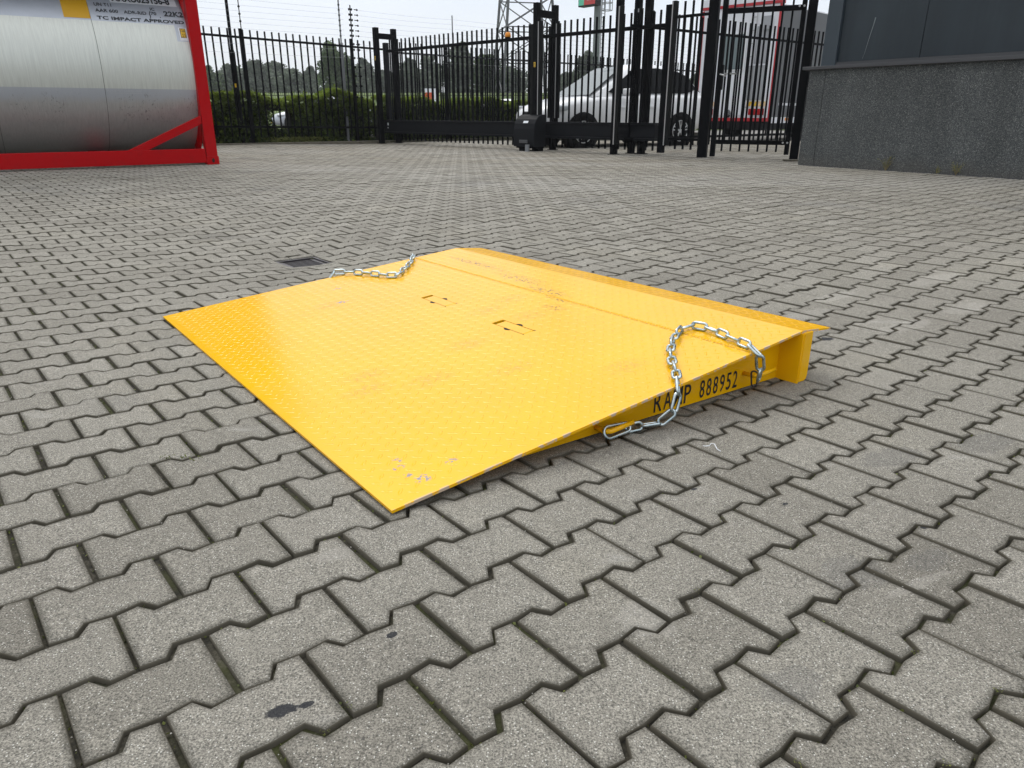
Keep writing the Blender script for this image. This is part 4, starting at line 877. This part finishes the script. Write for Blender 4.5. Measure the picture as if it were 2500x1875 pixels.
# ---------------------------------------------------------------- hedge
def hedge(A, B, label, n_, top, gap=None, depth=.55, bumps=()):
    A, B = np.array(A, float), np.array(B, float); Ln = np.linalg.norm(B-A); u = (B-A)/Ln; nn_ = np.array([-u[1], u[0]])
    e = empty('hedge', (A[0], A[1], ZF), 0, label, 'hedge', 'clipped green hedge behind the fence')
    s = RNG.uniform(0, Ln, n_); H_ = top+.05*np.sin(s*2.3)+.05*np.sin(s*5.1+1)+sum(am*np.exp(-((s-c)/wd_)**2) for c, wd_, am in bumps)
    q = RNG.random(n_); face = q < .62
    z = np.where(face, RNG.random(n_)**.85*H_, H_-np.abs(RNG.normal(0, .05, n_))+.04)
    wv = .07*np.sin(s*3.1+z*4)+.05*np.sin(s*7.7-z*6)
    t = np.where(face, -depth/2+wv+np.abs(RNG.normal(0, .05, n_)), RNG.uniform(-depth/2, depth/2, n_))
    keep = np.ones(n_, bool)
    if gap: keep = ~(((s-gap[0])/gap[1])**2+((z-gap[2])/gap[3])**2 < RNG.uniform(.55, 1.1, n_))
    # thin sparse places
    hole = np.sin(s*4.3+2)*np.sin(z*7+s*2.); keep &= ~((hole > .72) & (RNG.random(n_) < .7) & face)
    s, z, t, face = s[keep], z[keep], t[keep], face[keep]; H_ = H_[keep]
    C = np.stack([u[0]*s+nn_[0]*t, u[1]*s+nn_[1]*t, z+.03], 1); m_ = len(C)
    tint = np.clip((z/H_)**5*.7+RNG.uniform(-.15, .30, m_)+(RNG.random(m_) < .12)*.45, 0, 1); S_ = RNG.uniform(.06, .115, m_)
    
    sh = RNG.integers(0, m_, 260); sp_ = []           # upright shoots at the top
    for i in sh:
        if z[i] > H_[i]*.8:
            hh = RNG.uniform(.03, .16)
            for k in range(4): sp_.append(C[i]+np.array([RNG.normal(0, .015), RNG.normal(0, .015), hh*k/3]))
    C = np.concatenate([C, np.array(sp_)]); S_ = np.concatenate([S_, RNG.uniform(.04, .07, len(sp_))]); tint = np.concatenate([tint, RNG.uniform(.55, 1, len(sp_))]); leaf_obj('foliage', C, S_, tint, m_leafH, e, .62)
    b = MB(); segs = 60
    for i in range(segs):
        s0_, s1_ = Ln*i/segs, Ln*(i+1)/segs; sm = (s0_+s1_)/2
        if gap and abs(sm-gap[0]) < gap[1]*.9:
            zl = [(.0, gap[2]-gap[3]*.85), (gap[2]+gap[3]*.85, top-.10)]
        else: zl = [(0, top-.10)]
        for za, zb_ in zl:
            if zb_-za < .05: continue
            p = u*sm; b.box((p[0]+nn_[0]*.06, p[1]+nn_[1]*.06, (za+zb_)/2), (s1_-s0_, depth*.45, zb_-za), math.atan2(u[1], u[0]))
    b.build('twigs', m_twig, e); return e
hedge((-8.9, 15.3), (-3.7, 20.0), 'clipped green hedge behind the left bar fence, with a gap showing a silver car', 22000, 1.02, gap=(4.52, .34, .56, .24), bumps=((5.9, .35, .14), (3.2, .25, .07)))
hedge((-3.55, 20.15), (1.6, 24.75), 'clipped green hedge behind the sliding gate, left of the white car', 14000, 1.0)
# grass growing under the left hedge
C = [(x, y, ZF+.05+RNG.uniform(0, .13)) for x, y in [(-5.6+t*1.3*.74+RNG.normal(0, .12), 17.85+t*1.3*.67+RNG.normal(0, .12)) for t in RNG.uniform(0, 1, 900)]]
tag(leaf_obj('tall_grass', C, RNG.uniform(.05, .11, len(C)), RNG.uniform(.4, 1, len(C)), m_weed, None, .18), kind='stuff')

# ---------------------------------------------------------------- vehicles
def vehicle(name, label, pos, heading, paint, Lf=.85, WB=2.69, Lr=.86, W=1.82, Hs=1.0, group=None, cat='car'):
    """x forward, origin under the rear axle centre"""
    e = empty(name, pos, heading, label, cat, group); tot = Lr+WB+Lf
    # stations: x, z_bottom, z_shoulder, half width, nose factor
    st = [(-Lr, .55, .86, .74), (-Lr+.04, .40, .95, .82), (-Lr+.25, .30, 1.02, .90), (0, .25, 1.03, .91), (.8, .22, 1.02, .91), (1.7, .22, .99, .91), (2.15, .24, .98, .905), (WB, .26, .93, .90), (WB+.35, .28, .87, .87), (WB+.62, .30, .79, .80), (WB+Lf-.05, .34, .70, .68), (WB+Lf, .42, .60, .55)]
    b = MB(); V = []; n_ = 14
    for x, zb, zs, hw in st:
        zs *= Hs; zb *= Hs; hw *= W/1.82
        sec = [(0, zb), (hw*.75, zb), (hw*.95, zb+.06), (hw, zb+.2*(zs-zb)+.04), (hw, zb+.62*(zs-zb)), (hw*.985, zs-.10), (hw*.93, zs-.02), (hw*.6, zs+.025)]
        ring = sec+[(-y, z) for y, z in sec[::-1][:-1]]; V += [(x, y, z) for y, z in ring]
    m_ = 15; F = []
    for i in range(len(st)-1):
        for k in range(m_): F.append((i*m_+k, (i+1)*m_+k, (i+1)*m_+(k+1) % m_, i*m_+(k+1) % m_))
    F += [tuple(range(m_)), tuple((len(st)-1)*m_+k for k in range(m_))[::-1]]
    b.add(V, F); body = b.build('body', paint, e, smooth=True, angle=R(50))
    # greenhouse
    bw = .80*W/1.82; rw = .60*W/1.82
    gs = [(-Lr+.08, .97, -Lr+.30, 1.20), (-.62, 1.0, -.40, 1.40), (-.25, 1.01, -.05, 1.53), (.25, 1.01, .35, 1.595), (.75, 1.0, .75, 1.61), (1.2, 1.0, 1.1, 1.585), (1.65, .99, 1.36, 1.535), (2.05, .975, 1.56, 1.45), (2.42, .96, 1.70, 1.36)]
    b = MB(); V = []
    for (x, z, xr, zr) in gs:
        z *= Hs; zr *= Hs; q = rw*(.93+.07*min(1, (zr/Hs-1.2)/.35))
        V += [(x, -bw, z), ((x*.35+xr*.65), -(bw*.45+q*.55)-.01, z*.42+zr*.58), (xr, -q-.02, zr-.06), (xr, -q*.80, zr-.012), (xr, 0, zr+.02), (xr, q*.80, zr-.012), (xr, q+.02, zr-.06), ((x*.35+xr*.65), (bw*.45+q*.55)+.01, z*.42+zr*.58), (x, bw, z)]
    ng = len(gs); F = [(i*9+k, i*9+k+1, (i+1)*9+k+1, (i+1)*9+k) for i in range(ng-1) for k in range(8)]+[tuple(range(9))[::-1], tuple((ng-1)*9+k for k in range(9))]
    b.add(V, F); b.build('roof', paint, e, smooth=True, angle=R(60))
    for sg in (-1, 1):      # side windows
        P = [(-.50, 1.13), (-.30, 1.37), (.0, 1.47), (.6, 1.525), (1.10, 1.50), (1.42, 1.40), (2.02, 1.05), (1.8, 1.02), (-.2, 1.05)]
        def yy(z): t = (z-1.0)/.5; return sg*((bw*(1-t)+(rw+.02)*t)+.030)
        b = MB(); vs = [(x, yy(z), z*Hs) for x, z in P]; b.add(vs, [tuple(range(9))[::-sg]]); wdw = b.build('side_window', m_glass, e)
        b = MB()
        for xx in (.42, 1.32): b.bar((xx, yy(1.05)+sg*.004, 1.05*Hs), (xx+.02, yy(1.46)+sg*.004, 1.46*Hs), .01, .05)
        b.build('pillar', m_plas, wdw)
        b = MB(); b.box((1.62, sg*(bw+.17), 1.06*Hs), (.12, .2, .13)); bevel(b.build('wing_mirror', paint, e), .03, 3)
        b = MB(); b.bbox((WB+.30, sg*.50*W/1.82, .70*Hs), (WB+.66, sg*.86*W/1.82, .80*Hs)); bevel(b.build('headlight', m_hl, e), .03)
        b = MB(); b.bbox((-Lr-.006, sg*.48*W/1.82, .84*Hs), (-Lr+.26, sg*.915*W/1.82, .97*Hs)); bevel(b.build('tail_light', m_rl, e), .02)
        b = MB(); b.bbox((.42, sg*(.905*W/1.82), .22), (2.2, sg*(.92*W/1.82), .32)); b.build('sill', m_plas, e)
        b = MB(); b.bbox((.75, sg*.916*W/1.82, .84), (.93, sg*.932*W/1.82, .865)); b.bbox((1.55, sg*.916*W/1.82, .83), (1.73, sg*.932*W/1.82, .855)); b.build('door_handle', paint, e)
    zr = lambda z: z*Hs
    b = MB(); b.add([(2.44, -bw*.92, zr(.985)), (2.44, bw*.92, zr(.985)), (1.735, rw*.95, zr(1.375)), (1.735, -rw*.95, zr(1.375)), (1.60, rw*.93, zr(1.455)), (1.60, -rw*.93, zr(1.455)), (1.43, rw*.86, zr(1.53)), (1.43, -rw*.86, zr(1.53))], [(0, 1, 2, 3), (3, 2, 4, 5), (5, 4, 6, 7)]); o = b.build('windscreen', m_wind, e, smooth=True); o.location = (.012, 0, .022)
    b = MB(); b.add([(-Lr+.16, -bw*.85, zr(1.05)), (-Lr+.16, bw*.85, zr(1.05)), (-Lr+.42, rw*.85, zr(1.36)), (-Lr+.42, -rw*.85, zr(1.36))], [(3, 2, 1, 0)]); o = b.build('rear_window', m_glass, e); o.location = (-.03, 0, .01)
    for sg in (-1, 1):
        b = MB(); b.box((WB+Lf-.02, sg*.17, zr(.60)), (.06, .27, .20)); bevel(b.build('grille', m_plas, e), .03, 3)
    b = MB(); b.box((WB+Lf-.05, 0, zr(.37)), (.1, 1.1, .10)); b.build('lower_intake', m_plas, e)
    b = MB(); b.box((WB+Lf+.012, 0, zr(.44)), (.01, .5, .1)); b.build('number_plate', m_yst, e)
    for xa in (0, WB):
        for sg in (-1, 1):
            yo = sg*W/2
            b = MB(); pts = 24; r0 = .41
            b.prism([(xa+r0*math.cos(2*math.pi*k/pts), .34+r0*math.sin(2*math.pi*k/pts)) for k in range(pts)], 0, .3, Matrix(((1, 0, 0, 0), (0, 0, -sg, yo+sg*.006), (0, 1, 0, 0), (0, 0, 0, 1)))); b.build('wheel_arch', m_plas, e)
            wh = empty('wheel'); wh.parent = e; wh.location = (xa, yo-sg*.10, .34)
            for k_ in list(wh.keys()): pass
            b = MB(); 
            R_, w2 = .345, .11
            ring = [(R_*.66, w2*sg), (R_*.90, w2*sg*1.08), (R_, w2*sg*.7), (R_, -w2*sg), (R_*.6, -w2*sg)]
            V = []; 
            for k in range(28):
                a = 2*math.pi*k/28; V += [(r*math.cos(a), y, r*math.sin(a)) for r, y in ring]
            F = [(k*5+j, k*5+j+1, ((k+1) % 28)*5+j+1, ((k+1) % 28)*5+j) for k in range(28) for j in range(4)]
            b.add(V, F); b.build('tyre', m_tyre, wh, smooth=True, angle=R(40))
            b = MB()
            for k in range(5):
                for off in (-.10, .10):
                    a = 2*math.pi*k/5+.3; a2 = a+off*2.0
                    b.bar((.04*math.cos(a), sg*w2*.85, .04*math.sin(a)), (.222*math.cos(a2), sg*w2*.95, .222*math.sin(a2)), .03, .026)
            b.tube([(.225*math.cos(2*math.pi*k/28), sg*w2*.96, .225*math.sin(2*math.pi*k/28)) for k in range(28)], .012, 6, closed=True); b.tube([(0, sg*w2*.6, 0), (0, sg*w2*1.0, 0)], .045, 10); b.build('rim', m_rim, wh)
    return e
def wheel_fix():
    pass
fw, rw_ = Vector((1.50, 16.75)), Vector((3.87, 18.02)); hv = (fw-rw_); hd = math.atan2(hv.y, hv.x); sc = hv.length/2.69
lat = Vector((-math.sin(hd), math.cos(hd)))
rc = rw_-lat*.80      # the wheels seen are on the car's left side
vehicle('parked_car', 'white compact SUV parked behind the sliding gate with its grille to the left', (rc.x, rc.y, ZF-.01), hd, m_carw, Hs=1.10)
vehicle('parked_car', 'silver car seen through the gap in the left hedge', (-6.7, 33.4, ZF-.02), R(200), m_cars, Hs=.86)
for i, (x, y) in enumerate(((-1.9, 44.6), (.3, 44.2))):
    vehicle('parked_car', ('left one of two white cars beyond the hedge near the pylon', 'right one of two white cars beyond the hedge near the pylon')[i], (x, y, ZF-.02), R(170-i*12), m_carw, Hs=.92)

# truck
tr = empty('truck', (5.85, 24.75, ZF-.02), math.atan2(-1.78, 1.78), 'white box truck with red trim and grey side parked behind the bar fence', 'truck')
# local: x across the rear face (left to right), y forward along the truck, z up
TW, TH_, TL = 2.5, 3.66, 8.5
b = MB(); b.bbox((0, 0, .50), (TW, TL, TH_)); bevel(b.build('box_body', m_trw, tr), .02)
b = MB(); b.bbox((TW+.002, .10, .55), (TW+.03, TL-.2, TH_-.05)); b.build('side_panel', m_trg, tr)
b = MB(); b.bbox((TW-.02, -.01, .50), (TW+.04, .085, TH_)); b.build('corner_post', m_trr, tr); b = MB(); b.bbox((-.03, -.01, .50), (.06, .06, TH_-.02)); b.build('corner_post', m_trr, tr)
b = MB(); b.bbox((-.035, -.035, TH_+.001), (TW+.04, .2, TH_+.075)); b.build('red_trim', m_trr, tr); b = MB(); b.bbox((.07, -.02, .50), (TW-.03, -.003, .60)); b.build('red_trim', m_trr, tr)
b = MB(); b.bbox((-.025, -.03, TH_+.08), (TW+.03, .25, TH_+.28)); b.build('roof_edge', m_trw, tr)
b = MB(); b.bbox((.72, -.03, .66), (1.66, -.004, 3.2)); dr_ = bevel(b.build('rear_door', m_trw, tr), .012)
b = MB(); b.bbox((.80, -.05, 1.92), (1.58, -.032, 2.98)); bevel(b.build('window_frame', mat('window_frame_white', (.7, .71, .72), .4), dr_), .04, 3)
b = MB(); b.bbox((.85, -.058, 1.97), (1.53, -.051, 2.93)); bevel(b.build('window_glass', m_trgl, dr_), .04, 3)
b = MB(); b.bbox((.72, -.05, 1.35), (.78, -.031, 1.55)); b.build('door_handle', m_plas, dr_)
b = MB(); b.bbox((1.70, -.03, 1.10), (2.28, -.004, 2.05)); b.build('chequer_locker', m_chq, tr)
b = MB(); b.bbox((1.86, -.025, 2.1), (2.24, -.004, 3.1)); b.bbox((2.05, -.09, 3.0), (2.3, -.026, 3.35)); b.build('upper_locker', mat('locker_grey', (.32, .33, .35), .5), tr)
b = MB()
for z in np.arange(.9, 3.4, .35): b.tube([(1.68, -.05, z), (1.84, -.05, z)], .012, 6)
b.tube([(1.68, -.05, .8), (1.68, -.05, 3.5)], .014, 6); b.tube([(1.84, -.05, .8), (1.84, -.05, 3.5)], .014, 6); b.build('ladder', m_alu, tr)
for x0 in (.06, 1.76):
    b = MB(); b.bbox((x0, -.022, .93), (x0+.62, -.004, 1.06)); mk = b.build('marker_board', mat('pale_reflector', (.75, .55, .34), .5), tr)
    b = MB()
    for k in range(3): b.add([(x0+.04+k*.2, -.024, .935), (x0+.13+k*.2, -.024, .935), (x0+.19+k*.2, -.024, 1.055), (x0+.10+k*.2, -.024, 1.055)], [(0, 1, 2, 3)])
    b.build('marker_stripes', m_yst, mk)
    b = MB(); b.bbox((x0+.1, -.06, .68), (x0+.6, -.023, .86)); bevel(b.build('tail_light', m_rl, tr), .015)
b = MB(); b.bbox((.12, -.10, .30), (2.38, -.02, .45)); b.build('rear_bumper', m_plas, tr); b = MB(); b.bbox((.1, .05, .25), (2.4, TL-.3, .499)); b.build('chassis', m_plas, tr)
b = MB(); b.tube([(1.16, -.03, .72), (1.16, -.005, .72)], .12, 16); b.build('spare_cover', m_plas, tr)
b = MB(); b.tube([(.30, -.02, TH_+.2), (.55, -.02, TH_+.42), (1.2, -.02, TH_+.45)], .02, 6); b.build('roof_rail', m_alu, tr)
b = MB(); b.bbox((1.35, -.02, TH_+.29), (1.65, .15, TH_+.38)); bevel(b.build('roof_beacon', m_amb, tr), .02)
b = MB(); b.bbox((TW+.031, .5, .95), (TW+.045, 5.5, 1.02)); b.bbox((TW+.031, .15, .45), (TW+.045, 1.8, .62)); b.build('side_rail', m_trw, tr)
b = MB(); b.bbox((TW+.031, 1.0, .52), (TW+.055, 1.2, .60)); b.build('side_marker', m_amb, tr)
for yy_ in (2.2, 6.8):
    for xx in (.15, TW-.15):
        wh = empty('wheel'); wh.parent = tr; wh.location = (xx, yy_, .48)
        b = MB(); b.tube([(-.15, 0, 0), (-.13, 0, 0), (.13, 0, 0), (.15, 0, 0)], .48, 28, rs=[.44, .48, .48, .44]); b.build('tyre', m_tyre, wh, smooth=True, angle=R(40)); b = MB(); b.tube([(-.155, 0, 0), (.155, 0, 0)], .27, 20); b.build('rim', m_chq, wh)
b = MB(); b.bbox((.05, TL+.1, .5), (2.45, TL+2.1, 2.9)); bevel(b.build('cab', m_trr, tr), .08, 3)

# ---------------------------------------------------------------- trees, pylon, sign tower, far things
def tree(x, y, h, wd, label, n_=4200, m=m_leafT, low=.12, seed=0, lobes=9, leaf=.32, slim=1., zb=None, tl=0.):
    rs = np.random.default_rng(seed+11); z0 = float(zfield(np.float64(x), np.float64(y))) if zb is None else zb
    e = empty('tree', (x, y, z0-.1), rs.uniform(0, 6), label, 'tree', 'trees beyond the field')
    b = MB(); tr_ = max(.14, h*.022); b.tube([(0, 0, 0), (.1, 0, h*.3), (-.05, .1, h*.6), (0, 0, h*.88)], tr_, 7, rs=[tr_, tr_*.75, tr_*.45, tr_*.12])
    C = []; S_ = []; T_ = []
    for k in range(lobes):
        t = (k+.5)/lobes; zc = h*(low+(1-low)*t); rad = wd*.5*(math.sin(math.pi*min(1, .18+t*.78))**.7)
        for q in range(3):
            a = rs.uniform(0, 6.28); rr = rad*rs.uniform(.25, .75); cx, cy = rr*math.cos(a), rr*math.sin(a); cz = zc+rs.uniform(-.06, .06)*h
            b.tube([(0, 0, cz-.16*h if cz > .2*h else cz*.5), (cx*.6, cy*.6, cz-.05*h), (cx, cy, cz)], .05, 4, rs=[tr_*.3, tr_*.2, tr_*.05], cap=False)
            m_ = int(n_/lobes/3); dr2 = rs.normal(0, 1, (m_, 3)); dr2 /= np.linalg.norm(dr2, axis=1)[:, None]; ra = rs.uniform(.35, 1.15, m_)**.5
            sz = rad*rs.uniform(.40, .62); ell = np.array([sz, sz, sz*rs.uniform(.8, 1.25)*max(1, h/wd*.5)])
            P = dr2*ra[:, None]*ell; P += rs.normal(0, .10*sz, P.shape); C.append(P+[cx, cy, cz]); T_.append(np.clip(rs.normal(.40, .24)+rs.uniform(-.3, .3, m_)+tl, 0, 1)); S_.append(rs.uniform(.6, 1.25, m_)*leaf)
    b.build('trunk', m_bark, e); C = np.concatenate(C); C[:, 2] = np.maximum(C[:, 2], .3)
    leaf_obj('crown', C, np.concatenate(S_), np.concatenate(T_), m, e, .7)
PX = lambda u, Y: (u-1250)/1770*(Y*.9367+.2)
TR = [  # u, distance, top v, width in px, label, grey?
 (520, 118, 183, 90, 'dark bushy tree at the left end of the far tree row', 0), (575, 122, 178, 80, 'grey green tree behind the slim black pole', 1), (635, 120, 174, 90, 'bushy grey green tree in the middle of the left tree row', 1),
 (680, 124, 168, 75, 'tallest bushy tree of the left tree row', 1), (722, 116, 190, 75, 'low rounded tree at the right end of the left tree row', 1), (765, 126, 180, 55, 'slim grey tree left of the big green poplar', 1),
 (828, 88, 133, 98, 'big dark green poplar behind the insulator mast', 0), (895, 122, 168, 70, 'pale grey tree right of the big poplar', 1), (1005, 120, 165, 75, 'grey tree behind the left part of the sliding gate', 1), (1052, 118, 155, 70, 'feathery grey tree behind the middle of the gate bars', 1),
 (1125, 100, 135, 95, 'tall feathery green tree behind the middle of the sliding gate', 1), (1190, 98, 155, 90, 'green rounded tree left of the pylon', 0), (1250, 120, 185, 70, 'low tree at the foot of the pylon', 1),
 (1425, 96, 150, 85, 'grey feathery tree behind the white car windscreen', 1), (1375, 118, 195, 60, 'low grey tree right of the pylon', 1), (1690, 70, 195, 50, 'small tree behind the white car tail', 1), (945, 124, 190, 60, 'small pale tree in the gap right of the guide portal', 1), (470, 112, 185, 90, 'dark tree hidden partly by the red container frame', 0)]
for i, (u, Y, vt, wpx, lb, gy) in enumerate(TR):
    z0 = float(zfield(np.float64(0), np.float64(Y))); dpt = Y*.9367
    ztop = HC+(276-vt)/1770*dpt*1.02; hh = ztop-z0+.3
    tree(PX(u, Y), Y, hh, wpx/1770*dpt*(.85+.25*((i*7)%5)/4), lb, n_=8000, m=(m_leafG if gy else m_leafT), low=.0, seed=i, leaf=.44 if Y > 90 else .34)
# pylon
py_ = empty('pylon', (PX(1281, 84), 84, float(zfield(np.float64(0), np.float64(84.)))-.3), R(12), 'tall steel lattice electricity pylon beyond the fence', 'pylon')
def lerp(a, b, t): return a+(b-a)*t
b = MB(); hb, Hp = 3.1, 38.
lv = [0, 3.5, 6.6, 9.4, 9.9, 13., 16.5, 20.5, 25, 30, 38]
hwid = lambda z: lerp(3.0, .6, min(z/30, 1))
for sx in (-1, 1):
    for sy in (-1, 1): b.bar((sx*hwid(0), sy*hwid(0), 0), (sx*hwid(30), sy*hwid(30), 30), .20)
for i in range(len(lv)-1):
    z0_, z1_ = lv[i], lv[i+1]; a_, c_ = hwid(z0_), hwid(z1_)
    for (p, q) in (((-1, -1), (1, -1)), ((1, -1), (1, 1)), ((1, 1), (-1, 1)), ((-1, 1), (-1, -1))):
        b.bar((p[0]*c_, p[1]*c_, z1_), (q[0]*c_, q[1]*c_, z1_), .10)
        if z1_-z0_ > 1: b.bar((p[0]*a_, p[1]*a_, z0_), (q[0]*c_, q[1]*c_, z1_), .09); b.bar((q[0]*a_, q[1]*a_, z0_), (p[0]*c_, p[1]*c_, z1_), .09)
b.build('lattice', m_pyl, py_)
for z in (24, 29, 34):
    b = MB(); b.bar((-7, 0, z), (7, 0, z), .18); b.bar((-7, 0, z), (0, 0, z+2), .12); b.bar((7, 0, z), (0, 0, z+2), .12); b.build('cross_arm', m_pyl, py_)
# advertising tower
sg_ = empty('sign_tower', (PX(1449, 72), 72, ZF-.25), R(0), 'tall steel mast carrying a red and green sign box above the gate', 'sign')
b = MB(); b.tube([(0, 0, -1), (0, 0, 24)], .30, 14); b.build('mast', mat('mast_grey', (.16, .18, .19), .5), sg_, smooth=True)
b = MB(); b.bbox((.32, -.1, 0), (.40, 0, 24)); b.bbox((.62, -.1, 0), (.70, 0, 24)); 
for z in np.arange(.5, 23, .35): b.bbox((.401, -.08, z), (.619, -.03, z+.04))
b.build('ladder', m_gpole, sg_)
b = MB()
for z in (9.5, 10.1, 10.7, 11.3): b.tube([(.85+.45*math.cos(a), .45*math.sin(a), z) for a in np.linspace(0, 6.28, 13)[:-1]], .03, 4, closed=True)
for a in np.linspace(0, 6.28, 7)[:-1]: b.tube([(.85+.45*math.cos(a), .45*math.sin(a), 9.5), (.85+.45*math.cos(a), .45*math.sin(a), 14)], .03, 4)
b.build('ladder_cage', m_gpole, sg_)
sb = Matrix.Translation((-.75, -.2, 0)) @ Matrix.Rotation(R(-50), 4, 'Z')
b = MB(); b.box((-.75, -.2, 12.6), (2.1, .7, 5.6), R(-50)); sbx = b.build('sign_box', m_plas, sg_)
def sface(name, x0, x1, z0, z1, m, off):
    b = MB(); P = [sb @ Vector(p) for p in ((x0, -.36-off, z0), (x1, -.36-off, z0), (x1, -.36-off, z1), (x0, -.36-off, z1))]; b.add(P, [(0, 1, 2, 3)]); b.build(name, m, sbx)
sface('green_panel', -1.02, -.35, 9.9, 15.3, m_grn, 0.); sface('red_panel', -.35, 1.02, 9.9, 15.3, m_rds, .0); sface('white_symbol', .05, .6, 10.25, 10.75, m_white, .02); sface('white_symbol', .2, .5, 11.4, 12.1, m_white, .02); sface('white_symbol', -.9, -.1, 11.6, 13.2, mat('pale_teal', (.35, .62, .58), .5), .02); sface('dark_symbol', -.85, -.6, 10.6, 11.1, m_txt, .02)
# mesh fence in front of the field
mf = empty('mesh_fence', (-30, 47, ZF-.1), 0, 'low dark wire mesh fence in front of the far field', 'fence')
b = MB()
for i in range(0, 470): b.bbox((i*.12-.011, -.007, 0), (i*.12+.011, .007, 2.0))
b.build('wires', m_blk, mf); b = MB(); b.bbox((0, -.02, 1.80), (56, .0, 1.83)); b.bbox((0, -.02, 1.0), (56, .0, 1.03)); b.build('rail', m_blk, mf)
b = MB()
for i in range(0, 23): b.bbox((i*2.5-.03, .01, 0), (i*2.5+.03, .06, 2.1))
b.build('posts', m_blk, mf)
sn = empty('notice_board', (PX(1055, 42), 42, ZF), 0, 'small white and red notice board on posts behind the hedge', 'sign')
b = MB(); b.bbox((-.36, -.02, 1.0), (.36, .02, 1.95)); b.build('board', m_white, sn); b = MB(); b.bbox((-.33, -.03, 1.30), (.12, -.021, 1.75)); b.build('red_panel', mat('red_orange', (.55, .09, .03), .5), sn)
b = MB(); b.tube([(-.3, .05, 0), (-.3, .05, 1.9)], .03, 6); b.build('post', m_gpole, sn); b = MB(); b.tube([(.3, .05, 0), (.3, .05, 1.9)], .03, 6); b.build('post', m_gpole, sn)

# ---------------------------------------------------------------- pale air between here and the far trees
m_hz = bpy.data.materials.new('haze'); m_hz.use_nodes = True; t_ = m_hz.node_tree; t_.nodes.clear()
pv_ = t_.nodes.new('ShaderNodeVolumePrincipled'); pv_.inputs['Color'].default_value = (.93, .96, 1., 1); pv_.inputs['Density'].default_value = .0006; pv_.inputs['Anisotropy'].default_value = .2
om = t_.nodes.new('ShaderNodeOutputMaterial'); t_.links.new(pv_.outputs[0], om.inputs['Volume'])
b = MB(); b.bbox((-700, -70, -1.6), (700, 1300, 44)); hz_ = b.build('haze', m_hz); tag(hz_, kind='stuff')
